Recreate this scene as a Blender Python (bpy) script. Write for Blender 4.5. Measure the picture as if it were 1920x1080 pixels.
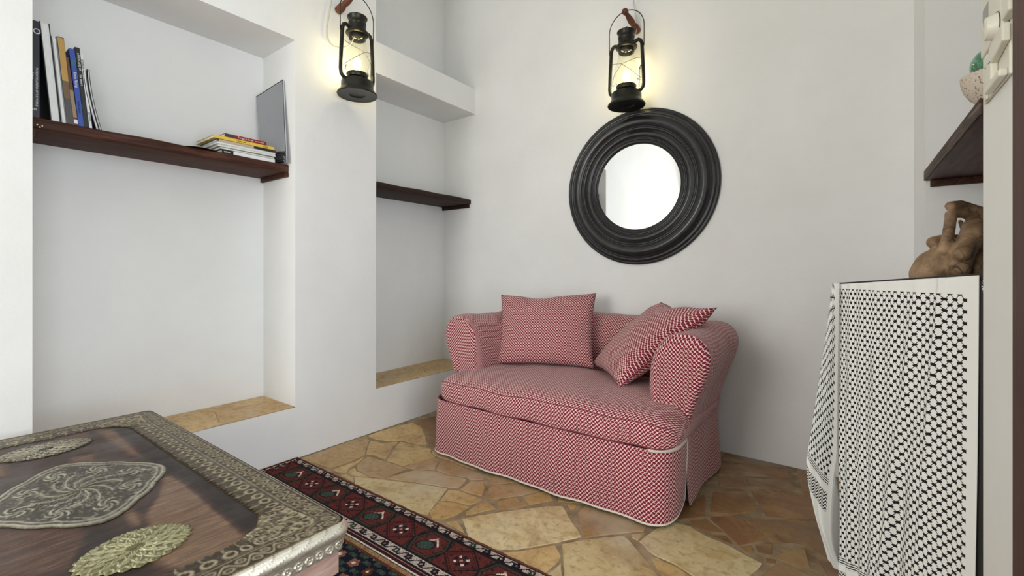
import bpy, bmesh, math, random
from math import sin, cos, pi, sqrt, radians
from mathutils import Vector, Matrix
random.seed(7)
for o in list(bpy.data.objects):
    bpy.data.objects.remove(o, do_unlink=True)
scn = bpy.context.scene
col = scn.collection

# ---------------------------------------------------------------- camera
# x runs right along the sofa wall, y towards the sofa wall, z up; metres
cam_d = bpy.data.cameras.new('camera'); cam = bpy.data.objects.new('camera', cam_d); col.objects.link(cam)
cam_d.sensor_width = 36.0; cam_d.lens = 851 / 1920 * 36
cam_d.shift_y = -32 / 1920; cam_d.clip_start = 0.02
cam.location = (0, 0, 1.1); cam.rotation_euler = (radians(90), 0, radians(36.513))
scn.camera = cam
# ---------------------------------------------------------------- world, lights, exposure
w = bpy.data.worlds.new('world'); scn.world = w; w.use_nodes = True
w.node_tree.nodes['Background'].inputs[0].default_value = (0.80, 0.90, 1.0, 1)
w.node_tree.nodes['Background'].inputs[1].default_value = 1.0
scn.view_settings.view_transform = 'Standard'; scn.view_settings.look = 'None'
scn.view_settings.gamma = 1; scn.view_settings.use_curve_mapping = False
scn.view_settings.exposure = -0.04

def area(name, loc, rot, sx, sy, power, colr):
    d = bpy.data.lights.new(name, 'AREA'); d.shape = 'RECTANGLE'; d.size = sx; d.size_y = sy
    d.energy = power; d.color = colr
    o = bpy.data.objects.new(name, d); o.location = loc; o.rotation_euler = rot; col.objects.link(o); return o
# daylight through the open doorway on the camera's right and through the window in the rear wall
area('doorway_daylight', (1.45, -0.15, 1.30), (0, radians(90), 0), 2.3, 2.4, 72, (0.90, 0.95, 1.0))
area('window_daylight', (-1.70, -3.02, 1.60), (radians(90), 0, 0), 1.6, 1.6, 80, (1.0, 0.99, 0.955))

# ---------------------------------------------------------------- material helpers
def lin(r, g, b):
    f = lambda c: (c / 255 / 12.92) if c / 255 <= 0.04045 else ((c / 255 + 0.055) / 1.055) ** 2.4
    return (f(r), f(g), f(b), 1)

class NT:
    def __init__(s, m):
        s.t = m.node_tree; s.n = s.t.nodes; s.l = s.t.links; s.bsdf = s.n.get('Principled BSDF')
    def new(s, typ, **kw):
        nd = s.n.new(typ)
        for k, v in kw.items(): setattr(nd, k, v)
        return nd
    def link(s, a, b): s.l.new(a, b)
    def put(s, nd, i, v):
        if isinstance(v, (int, float, tuple, list)): nd.inputs[i].default_value = v
        else: s.l.new(v, nd.inputs[i])
    def math(s, op, a, b=0.0, c=None, clamp=False):
        nd = s.n.new('ShaderNodeMath'); nd.operation = op; nd.use_clamp = clamp
        s.put(nd, 0, a); s.put(nd, 1, b)
        if c is not None: s.put(nd, 2, c)
        return nd.outputs[0]
    def mix(s, f, a, b):
        nd = s.n.new('ShaderNodeMix'); nd.data_type = 'RGBA'
        s.put(nd, 0, f); s.put(nd, 6, a); s.put(nd, 7, b); return nd.outputs[2]
    def coord(s, kind='Object'): return s.new('ShaderNodeTexCoord').outputs[kind]
    def mapping(s, vec, scale=(1, 1, 1), rot=(0, 0, 0), loc=(0, 0, 0)):
        nd = s.new('ShaderNodeMapping'); s.link(vec, nd.inputs[0])
        nd.inputs['Scale'].default_value = scale; nd.inputs['Rotation'].default_value = rot
        nd.inputs['Location'].default_value = loc; return nd.outputs[0]
    def noise(s, vec, scale, detail=4, rough=0.55, dist=0.0):
        nd = s.new('ShaderNodeTexNoise'); s.link(vec, nd.inputs['Vector'])
        nd.inputs['Scale'].default_value = scale; nd.inputs['Detail'].default_value = detail
        nd.inputs['Roughness'].default_value = rough; nd.inputs['Distortion'].default_value = dist
        return nd.outputs[0]
    def ramp(s, fac, stops):
        nd = s.new('ShaderNodeValToRGB'); s.link(fac, nd.inputs[0]); e = nd.color_ramp.elements
        while len(e) < len(stops): e.new(0.5)
        for i, (p, c) in enumerate(stops): e[i].position = p; e[i].color = c
        return nd.outputs[0]
    def bump(s, h, strength=0.3, dist=0.01):
        nd = s.new('ShaderNodeBump'); nd.inputs['Strength'].default_value = strength
        nd.inputs['Distance'].default_value = dist; s.link(h, nd.inputs['Height'])
        s.link(nd.outputs[0], s.bsdf.inputs['Normal'])

def mat(name, base=(0.8, 0.8, 0.8, 1), rough=0.6, metal=0.0, emit=None, spec=None):
    m = bpy.data.materials.new(name); m.use_nodes = True
    b = m.node_tree.nodes['Principled BSDF']
    b.inputs['Base Color'].default_value = base; b.inputs['Roughness'].default_value = rough
    b.inputs['Metallic'].default_value = metal
    if spec is not None: b.inputs['Specular IOR Level'].default_value = spec
    if emit:
        b.inputs['Emission Color'].default_value = emit[0]; b.inputs['Emission Strength'].default_value = emit[1]
    return m

def speckle(m, c1, c2, scale=6, detail=5, bump=0.0, bscale=60, dist=0.004, stretch=(1, 1, 1), coordk='Object'):
    t = NT(m); v = t.mapping(t.coord(coordk), stretch)
    n = t.noise(v, scale, detail)
    t.link(t.ramp(n, [(0.3, c1), (0.7, c2)]), t.bsdf.inputs['Base Color'])
    if bump: t.bump(t.noise(v, bscale, 4), bump, dist)
    return m

M = {}
# plaster: white limewash, slightly uneven
m = mat('plaster', rough=0.85); M['plaster'] = m; t = NT(m); v = t.coord()
t.link(t.ramp(t.noise(v, 1.6, 6, 0.6), [(0.3, (0.79, 0.79, 0.775, 1)), (0.7, (0.85, 0.855, 0.845, 1))]), t.bsdf.inputs['Base Color'])
h1 = t.noise(v, 5, 5, 0.6); h2 = t.noise(v, 60, 3, 0.5)
t.bump(t.math('ADD', h1, t.math('MULTIPLY', h2, 0.15)), 0.25, 0.012)
# paint on the pillar by the doorway: cream
M['cream_paint'] = speckle(mat('cream_paint', rough=0.7), (0.84, 0.84, 0.79, 1), (0.88, 0.88, 0.84, 1), 3, 5, 0.1, 40)
# dark hardwood shelves
def wood(name, cols, scale=3.0, stretch=(1, 1, 1), rough=0.45, bump=0.2, dist=1.2):
    m = mat(name, rough=rough + .08, spec=0.2); t = NT(m); v = t.mapping(t.coord(), stretch)
    n = t.noise(v, scale, 8, 0.65, dist)
    t.link(t.ramp(n, cols), t.bsdf.inputs['Base Color'])
    t.bump(n, bump, 0.003); return m
DARKW = [(0.30, (0.020, 0.008, 0.005, 1)), (0.5, (0.055, 0.020, 0.012, 1)), (0.75, (0.12, 0.050, 0.030, 1))]
M['shelf_wood'] = wood('shelf_wood', DARKW, 3.5, (14, 1.0, 14))
M['shelf_wood_b'] = wood('shelf_wood_b', [(0.3, (0.015, 0.007, 0.005, 1)), (0.55, (0.030, 0.014, 0.010, 1)), (0.8, (0.06, 0.030, 0.022, 1))], 3.5, (14, 1.0, 14))
M['worn_wood'] = wood('worn_wood', [(0.3, (0.03, 0.018, 0.013, 1)), (0.5, (0.07, 0.045, 0.035, 1)), (0.72, (0.22, 0.17, 0.14, 1))], 5, (14, 1.0, 20), 0.6, 0.5)
M['door_wood'] = wood('door_wood', [(0.3, (0.035, 0.010, 0.007, 1)), (0.6, (0.075, 0.022, 0.015, 1)), (0.85, (0.11, 0.04, 0.028, 1))], 4, (8, 8, 0.8), 0.4, 0.15)
M['frame_wood'] = wood('frame_wood', [(0.3, (0.05, 0.036, 0.024, 1)), (0.6, (0.12, 0.09, 0.062, 1)), (0.85, (0.2, 0.16, 0.115, 1))], 4, (8, 8, 0.8), 0.6, 0.4)
# coffee table top: figured walnut with pale sapwood flames
m = mat('table_wood', rough=0.33, spec=0.28); M['table_wood'] = m; t = NT(m); v = t.coord()
fig = t.new('ShaderNodeVertexColor', layer_name='figure').outputs[0]
grain = t.noise(t.mapping(v, (26, 3.0, 1), (0, 0, 0.30)), 3, 8, 0.75, 0.8)
fine = t.noise(v, 260, 3, 0.6)
c = t.ramp(t.math('ADD', fig, t.math('MULTIPLY', t.math('SUBTRACT', grain, 0.5), 0.8), clamp=True),
           [(0.06, (0.012, 0.006, 0.0045, 1)), (0.28, (0.034, 0.017, 0.011, 1)), (0.46, (0.075, 0.036, 0.022, 1)), (0.70, (0.175, 0.105, 0.064, 1)), (0.95, (0.30, 0.20, 0.13, 1))])
nd = t.new('ShaderNodeMix', data_type='RGBA', blend_type='MULTIPLY'); nd.inputs[0].default_value = 0.75
t.link(c, nd.inputs[6]); t.link(t.ramp(grain, [(0.3, (0.60, 0.58, 0.56, 1)), (0.62, (1.15, 1.12, 1.1, 1))]), nd.inputs[7])
t.link(t.mix(t.ramp(fine, [(0.68, (0, 0, 0, 1)), (0.78, (0.5, 0.5, 0.5, 1))]), nd.outputs[2], (0.2, 0.15, 0.12, 1)), t.bsdf.inputs['Base Color'])
t.link(t.ramp(t.noise(v, 9, 5), [(0.35, (0.28, 0.28, 0.28, 1)), (0.7, (0.5, 0.5, 0.5, 1))]), t.bsdf.inputs['Roughness'])
t.bump(t.math('ADD', grain, t.math('MULTIPLY', fine, 0.3)), 0.25, 0.002)
M['apron_wood'] = wood('apron_wood', [(0.3, (0.26, 0.15, 0.12, 1)), (0.6, (0.40, 0.26, 0.21, 1)), (0.85, (0.55, 0.42, 0.35, 1))], 4, (2, 2, 14), 0.5)
M['leg_wood'] = wood('leg_wood', [(0.3, (0.50, 0.42, 0.27, 1)), (0.7, (0.68, 0.6, 0.44, 1))], 4, (8, 8, 1), 0.5)
def brass(name, c1, c2, rough=0.4):
    m = mat(name, rough=rough, metal=0.85); t = NT(m); v = t.coord()
    n = t.noise(v, 45, 6, 0.7)
    rl = t.new('ShaderNodeVertexColor', layer_name='relief').outputs[0]
    f = t.math('ADD', t.math('MULTIPLY', rl, 0.75), t.math('MULTIPLY', t.math('SUBTRACT', n, 0.5), 0.7), clamp=True)
    t.link(t.ramp(f, [(0.05, c1), (0.30, tuple(0.6 * a + 0.4 * b for a, b in zip(c1, c2))), (0.75, c2)]), t.bsdf.inputs['Base Color'])
    t.bump(t.noise(v, 260, 4, 0.6), 0.25, 0.001); return m
M['brass'] = brass('aged_brass', (0.085, 0.062, 0.036, 1), (0.62, 0.54, 0.38, 1), 0.36)
M['brass_pale'] = brass('pale_brass', (0.22, 0.20, 0.10, 1), (0.62, 0.60, 0.38, 1), 0.38)
M['brass_dark'] = brass('dark_brass', (0.075, 0.065, 0.045, 1), (0.62, 0.58, 0.46, 1), 0.36)
M['silvered'] = brass('silvered_brass', (0.40, 0.34, 0.22, 1), (0.84, 0.79, 0.66, 1), 0.36)

# woven two-tone cloth; UV in metres
def weave(name, a, b, even, odd, ang, dark, light, line=0.0, hem=None, rough=0.9, seam_dark=None, bumpk=0.3):
    m = mat(name, rough=rough, spec=0.15); t = NT(m)
    sp = t.new('ShaderNodeSeparateXYZ'); t.link(t.coord('UV'), sp.inputs[0]); X, Y = sp.outputs[0], sp.outputs[1]
    p = t.math('DIVIDE', X, a); q = t.math('DIVIDE', Y, 2 * b)
    u = t.math('ADD', p, q); vv = t.math('SUBTRACT', p, q)
    ru = t.math('ROUND', u); rv = t.math('ROUND', vv)
    du = t.math('SUBTRACT', u, ru); dv = t.math('SUBTRACT', vv, rv)
    dx = t.math('MULTIPLY', t.math('ADD', du, dv), a / 2); dy = t.math('MULTIPLY', t.math('SUBTRACT', du, dv), b)
    par = t.math('ABSOLUTE', t.math('MODULO', t.math('ROUND', t.math('SUBTRACT', ru, rv)), 2.0))
    def ell(rx, ry, th):
        c_, s_ = cos(th), sin(th)
        ex = t.math('DIVIDE', t.math('ADD', t.math('MULTIPLY', dx, c_), t.math('MULTIPLY', dy, s_)), rx)
        ey = t.math('DIVIDE', t.math('ADD', t.math('MULTIPLY', dx, -s_), t.math('MULTIPLY', dy, c_)), ry)
        ex2 = t.math('POWER', t.math('ABSOLUTE', ex), 2.4); ey2 = t.math('POWER', t.math('ABSOLUTE', ey), 2.4)
        return t.math('LESS_THAN', t.math('ADD', ex2, ey2), 1.0)
    e0 = ell(even[0], even[1], ang[0]); e1 = ell(odd[0], odd[1], ang[1])
    mask = t.math('ADD', t.math('MULTIPLY', e0, t.math('SUBTRACT', 1.0, par)), t.math('MULTIPLY', e1, par))
    if line:
        mn = t.math('MINIMUM', t.math('ABSOLUTE', du), t.math('ABSOLUTE', dv))
        mask = t.math('MAXIMUM', mask, t.math('LESS_THAN', mn, line))
    if hem:   # plain selvage at both u edges and top, striped hem at the bottom
        u0, u1, v1, s0 = hem
        ins = t.math('MULTIPLY', t.math('GREATER_THAN', X, u0), t.math('LESS_THAN', X, u1))
        ins = t.math('MULTIPLY', ins, t.math('LESS_THAN', Y, v1))
        mask = t.math('MULTIPLY', mask, t.math('MULTIPLY', ins, t.math('GREATER_THAN', Y, s0)))
        # thin stripes
        st = t.math('MULTIPLY', t.math('GREATER_THAN', Y, s0 - 0.026), t.math('LESS_THAN', Y, s0 - 0.002))
        st = t.math('MULTIPLY', st, t.math('LESS_THAN', t.math('FRACT', t.math('DIVIDE', Y, 0.008)), 0.45))
        # chevron band
        tri = t.math('PINGPONG', X, 0.012)
        ch = t.math('LESS_THAN', t.math('FRACT', t.math('DIVIDE', t.math('ADD', Y, t.math('MULTIPLY', tri, 1.3)), 0.012)), 0.5)
        cb = t.math('MULTIPLY', t.math('GREATER_THAN', Y, s0 - 0.12), t.math('LESS_THAN', Y, s0 - 0.05))
        st = t.math('MAXIMUM', st, t.math('MULTIPLY', ch, cb))
        mask = t.math('MAXIMUM', mask, t.math('MULTIPLY', st, ins))
    var = t.noise(t.coord('UV'), 40, 4, 0.6)
    dk = t.mix(var, dark[0], dark[1])
    t.link(t.mix(mask, light, dk), t.bsdf.inputs['Base Color'])
    t.bump(t.math('SUBTRACT', 1.0, mask), bumpk, 0.0012)
    t.bsdf.inputs['Sheen Weight'].default_value = 0.15
    return m
M['red_weave'] = weave('red_weave', 0.018, 0.0095, (0.0072, 0.0053), (0.0102, 0.0042), (radians(28), radians(-48)),
                       (lin(92, 14, 34), lin(150, 40, 64)), lin(240, 208, 200))
M['keffiyeh'] = weave('keffiyeh', 0.0235, 0.0157, (0.0068, 0.0042), (0.0068, 0.0042), (radians(14), radians(-14)),
                      (lin(18, 18, 18), lin(34, 34, 34)), lin(240, 240, 236), line=0.045, hem=(0.022, 0.556, 1.036, 0.085))
M['piping'] = mat('white_piping', lin(232, 220, 208), 0.8)
M['red_cord'] = mat('red_cord', lin(120, 40, 56), 0.9)
M['sofa_under'] = mat('sofa_under', lin(70, 25, 35), 0.9)
M['black_metal'] = speckle(mat('black_metal', rough=0.35, metal=0.6), (0.012, 0.012, 0.009, 1), (0.035, 0.033, 0.024, 1), 20, 4, 0.1, 120)
M['black_lacquer'] = speckle(mat('black_lacquer', rough=0.25), (0.010, 0.010, 0.011, 1), (0.019, 0.019, 0.021, 1), 8, 4, 0.03, 150, 0.0006)
M['mirror'] = mat('mirror_glass', (0.93, 0.95, 0.95, 1), 0.02, 1.0)
M['dark_mirror'] = mat('tinted_mirror', (0.42, 0.43, 0.45, 1), 0.06, 1.0)
M['peg_wood'] = wood('peg_wood', [(0.3, (0.10, 0.034, 0.020, 1)), (0.7, (0.20, 0.075, 0.045, 1))], 12, (1, 1, 1), 0.4)
M['white_plastic'] = mat('white_plastic', (0.75, 0.75, 0.70, 1), 0.4)
M['cream_plastic'] = speckle(mat('cream_plastic', rough=0.38), (0.72, 0.70, 0.58, 1), (0.78, 0.76, 0.65, 1), 4)
M['clear_wire'] = mat('translucent_cord', (0.55, 0.54, 0.46, 1), 0.3)
M['bulb'] = mat('bulb', (1, 0.9, 0.6, 1), 0.3, emit=((1.0, 0.86, 0.50, 1), 14))
m = bpy.data.materials.new('lamp_glass'); m.use_nodes = True; M['lamp_glass'] = m; t = NT(m)
tr = t.new('ShaderNodeBsdfTransparent'); tr.inputs[0].default_value = (0.98, 0.98, 0.93, 1)
gl = t.new('ShaderNodeBsdfGlossy'); gl.inputs['Roughness'].default_value = 0.03
fr = t.new('ShaderNodeLayerWeight'); fr.inputs[0].default_value = 0.22
mx = t.new('ShaderNodeMixShader'); t.link(t.math('MULTIPLY', fr.outputs['Facing'], 0.35), mx.inputs[0]); t.link(tr.outputs[0], mx.inputs[1]); t.link(gl.outputs[0], mx.inputs[2])
t.link(mx.outputs[0], t.n['Material Output'].inputs[0])
# flagstones: tone of each slab comes from its colour attribute
def stone(name, attr=True):
    m = mat(name, rough=0.42); t = NT(m); v = t.coord()
    n1 = t.noise(v, 5.5, 7, 0.68, 0.9); n2 = t.noise(v, 30, 6, 0.65); n3 = t.noise(t.mapping(v, (1, 1, 1), loc=(7, 3, 0)), 2.2, 3, 0.5)
    if attr:
        base = t.new('ShaderNodeVertexColor', layer_name='tone').outputs[0]
    else:
        vo = t.new('ShaderNodeTexVoronoi'); vo.inputs['Scale'].default_value = 3.2; t.link(v, vo.inputs['Vector'])
        sp = t.new('ShaderNodeSeparateColor'); t.link(vo.outputs['Color'], sp.inputs[0])
        base = t.ramp(sp.outputs[0], [(0.0, lin(170, 134, 88)), (1.0, lin(190, 158, 108))])
    mul = t.new('ShaderNodeMix', data_type='RGBA', blend_type='MULTIPLY'); mul.inputs[0].default_value = 1.0
    t.link(base, mul.inputs[6]); t.link(t.ramp(n1, [(0.30, (0.62, 0.52, 0.42, 1)), (0.47, (0.98, 0.94, 0.88, 1)), (0.7, (1.14, 1.16, 1.16, 1))]), mul.inputs[7])
    c = t.mix(t.ramp(n2, [(0.50, (0, 0, 0, 1)), (0.70, (0.65, 0.65, 0.65, 1))]), mul.outputs[2], lin(136, 102, 58))
    n4 = t.noise(t.mapping(v, (1, 1.6, 1), (0, 0, .6), (2, 9, 0)), 6.5, 5, 0.65, 1.0)
    c = t.mix(t.ramp(n4, [(0.50, (0, 0, 0, 1)), (0.66, (0.5, 0.5, 0.5, 1))]), c, lin(178, 142, 78))
    c = t.mix(t.ramp(n3, [(0.55, (0, 0, 0, 1)), (0.72, (0.45, 0.45, 0.45, 1))]), c, lin(205, 196, 176))
    t.link(c, t.bsdf.inputs['Base Color'])
    t.link(t.ramp(n2, [(0.3, (0.30, 0.30, 0.30, 1)), (0.7, (0.52, 0.52, 0.52, 1))]), t.bsdf.inputs['Roughness'])
    t.bump(t.math('ADD', n1, t.math('MULTIPLY', n2, 0.25)), 0.35, 0.006)
    return m
M['stone'] = stone('flagstone'); M['ledge_stone'] = stone('ledge_stone', True)
M['grout'] = speckle(mat('grout', rough=0.9), lin(122, 100, 72), lin(176, 154, 122), 14, 6, 0.4, 90)

# ---------------------------------------------------------------- mesh helpers
class MB:
    def __init__(s): s.v = []; s.f = []; s.uv = []; s.rel = None
    def add(s, verts, faces, uvs=None):
        o = len(s.v); s.v += [tuple(p) for p in verts]; s.f += [tuple(i + o for i in f) for f in faces]
        s.uv += (uvs if uvs else [(0, 0)] * len(verts)); return s
    def box(s, x0, x1, y0, y1, z0, z1, mx=None):
        P = [(x, y, z) for x in (x0, x1) for y in (y0, y1) for z in (z0, z1)]
        if mx is not None: P = [mx @ Vector(p) for p in P]
        return s.add(P, [(0, 1, 3, 2), (4, 6, 7, 5), (0, 4, 5, 1), (2, 3, 7, 6), (0, 2, 6, 4), (1, 5, 7, 3)],
                     [(p[0] + p[1], p[2]) for p in P])
    def tube(s, path, r, n=8, closed=False):
        path = [Vector(p) for p in path]; N = len(path); R = r if callable(r) else (lambda k: r)
        verts = []; faces = []; up = None
        for i, p in enumerate(path):
            a = path[(i - 1) % N] if (closed or i > 0) else p; b = path[(i + 1) % N] if (closed or i < N - 1) else p
            d = (b - a).normalized()
            if up is None:
                up = Vector((0, 0, 1)) if abs(d.z) < 0.9 else Vector((1, 0, 0))
            up = (up - d * up.dot(d)).normalized(); sd = d.cross(up)
            rr = R(i / max(1, N - 1))
            for k in range(n):
                th = 2 * pi * k / n; verts.append(p + (up * cos(th) + sd * sin(th)) * rr)
        L = N if closed else N - 1
        for i in range(L):
            for k in range(n):
                a = i * n + k; b = i * n + (k + 1) % n; c = ((i + 1) % N) * n + (k + 1) % n; d = ((i + 1) % N) * n + k
                faces.append((a, b, c, d))
        if not closed: faces += [tuple(range(n - 1, -1, -1)), tuple(range((N - 1) * n, N * n))]
        return s.add(verts, faces)
    def lathe(s, prof, n=40, mx=None):
        verts = []; faces = []
        for i, (r, z) in enumerate(prof):
            for k in range(n):
                th = 2 * pi * k / n; verts.append(Vector((r * cos(th), r * sin(th), z)))
        for i in range(len(prof) - 1):
            for k in range(n):
                faces.append((i * n + k, i * n + (k + 1) % n, (i + 1) * n + (k + 1) % n, (i + 1) * n + k))
        if mx is not None: verts = [mx @ v for v in verts]
        return s.add(verts, faces)
    def grid(s, fn, nu, nv, wrapu=False, uvfn=None):
        verts = []; uvs = []
        NU = nu if wrapu else nu + 1
        for i in range(NU):
            for j in range(nv + 1):
                verts.append(fn(i / nu, j / nv)); uvs.append(uvfn(i / nu, j / nv) if uvfn else (i / nu, j / nv))
        faces = []
        for i in range(nu):
            for j in range(nv):
                a = i * (nv + 1) + j; b = ((i + 1) % NU) * (nv + 1) + j
                faces.append((a, b, b + 1, a + 1))
        return s.add(verts, faces, uvs)
    def build(s, name, m, parent=None, smooth=True, sharp=35, bevel=0, thick=0, label=None):
        me = bpy.data.meshes.new(name); me.from_pydata(s.v, [], s.f)
        uvl = me.uv_layers.new(name='UVMap')
        for lp in me.loops: uvl.data[lp.index].uv = s.uv[lp.vertex_index]
        if s.rel:
            ca = me.color_attributes.new('relief', 'FLOAT_COLOR', 'POINT')
            for i, r in enumerate(s.rel): ca.data[i].color = (r, r, r, 1)
        bm = bmesh.new(); bm.from_mesh(me); bmesh.ops.recalc_face_normals(bm, faces=bm.faces)
        for f in bm.faces: f.smooth = smooth
        if smooth and sharp < 180:
            for e in bm.edges:
                if len(e.link_faces) == 2 and e.calc_face_angle(0) > radians(sharp): e.smooth = False
        bm.to_mesh(me); bm.free()
        o = bpy.data.objects.new(name, me); col.objects.link(o)
        for mm in (m if isinstance(m, list) else [m]): me.materials.append(mm)
        if parent: o.parent = parent
        if bevel:
            md = o.modifiers.new('bevel', 'BEVEL'); md.width = bevel; md.segments = 3; md.limit_method = 'ANGLE'
            md.harden_normals = False
        if thick:
            md = o.modifiers.new('solid', 'SOLIDIFY'); md.thickness = thick; md.offset = 0
        if label: o['label'] = label
        return o
def tag(o, label=None, cat=None, group=None, kind=None):
    if label: o['label'] = label
    if cat: o['category'] = cat
    if group: o['group'] = group
    if kind: o['kind'] = kind
    return o
def thing(name, label, cat, loc=(0, 0, 0), rotz=0, group=None):
    o = bpy.data.objects.new(name, None); o.location = loc; o.rotation_euler = (0, 0, rotz)
    o.empty_display_size = 0.05; col.objects.link(o); return tag(o, label, cat, group)
def copy_tree(o, parent=None):
    c = o.copy(); col.objects.link(c)
    if parent: c.parent = parent
    for ch in list(o.children): copy_tree(ch, c)
    return c
def struct(o): o['kind'] = 'structure'; return o
def letters(txt, size, mx, m, parent, name='spine_lettering', ext=0.0004):
    cu = bpy.data.curves.new(name, 'FONT'); cu.body = txt; cu.size = size; cu.extrude = ext
    cu.align_x = 'LEFT'; cu.align_y = 'CENTER'
    tmp = bpy.data.objects.new('tmp', cu); col.objects.link(tmp)
    dg = bpy.context.evaluated_depsgraph_get()
    me = bpy.data.meshes.new_from_object(tmp.evaluated_get(dg)); me.name = name
    bpy.data.objects.remove(tmp, do_unlink=True)
    me.materials.clear(); me.materials.append(m)
    me.transform(mx)
    o = bpy.data.objects.new(name, me); col.objects.link(o); o.parent = parent
    return o
# ================================================================ THE ROOM
XL, XN, YB, XR, H = -2.60, -2.99, 2.98, 0.261, 3.7
mb = MB()
mb.box(-3.3, XL, -3.2, 0.315, 0, H)                # near pier
mb.box(-3.3, XL, 0.315, 1.38, 0, 0.3015)             # plinth under first niche
mb.box(-3.3, XL, 0.315, 1.38, 2.451, H)             # wall above first niche
mb.box(-3.3, XN, 0.315, 1.38, 0.3015, 2.451)
mb.box(-3.3, XL, 1.38, 1.946, 0, H)                 # pier between the niches
mb.box(-3.3, XL, 1.946, YB, 0, 0.2925)
mb.box(-3.3, XN, 1.946, YB, 0.2925, H)
mb.box(-2.995, XL, 1.946, YB, 2.459, 2.675)         # plaster beam across second niche
struct(mb.build('wall_left', M['plaster'], smooth=False))
struct(MB().box(-3.3, 1.1, YB, YB + 0.25, 0, H).build('wall_back', M['plaster'], smooth=False))
mb = MB()
mb.box(XR, 1.1, 2.56, YB + .01, 0, H); mb.box(0.80, 1.1, 1.55, 2.57, 0, H)
struct(mb.build('wall_right', M['plaster'], smooth=False))
mb = MB(); mb.box(XR, 0.82, 1.262, 1.55, 0, H)
mb.box(XR, 0.5, -3.2, -1.35, 0, H); mb.box(XR, 0.5, -1.36, 1.262, 2.45, H)
struct(mb.build('wall_doorway', M['cream_paint'], smooth=False))
mb = MB(); mb.box(-3.3, -2.52, -3.2, -3.05, 0, H); mb.box(-0.88, 0.5, -3.2, -3.05, 0, H)
mb.box(-2.53, -0.87, -3.2, -3.05, 0, 0.78); mb.box(-2.53, -0.87, -3.2, -3.05, 2.42, H)
struct(mb.build('wall_rear', M['plaster'], smooth=False))
struct(MB().box(-3.3, 1.1, -3.2, YB + .2, H, H + .1).build('ceiling', M['plaster'], smooth=False))
mb = MB()
for a in (-2.52, -1.72, -0.92): mb.box(a, a + 0.04, -3.14, -3.10, 0.78, 2.42)
mb.box(-2.52, -0.88, -3.14, -3.10, 0.78, 0.82); mb.box(-2.52, -0.88, -3.14, -3.10, 2.38, 2.42)
struct(mb.build('window_1', M['white_plastic'], smooth=False))
# wooden door frame beside the pier on the right
o = MB().box(XR - 0.005, XR + 0.24, 1.250, 1.2625, 0, 2.47).build('door_1', M['frame_wood'], smooth=False, bevel=0.004); struct(o)
o2 = MB().box(XR - 0.012, XR + 0.24, 1.14, 1.2505, 0, 2.45).build('door_jamb', M['door_wood'], o, smooth=False, bevel=0.003)

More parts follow.
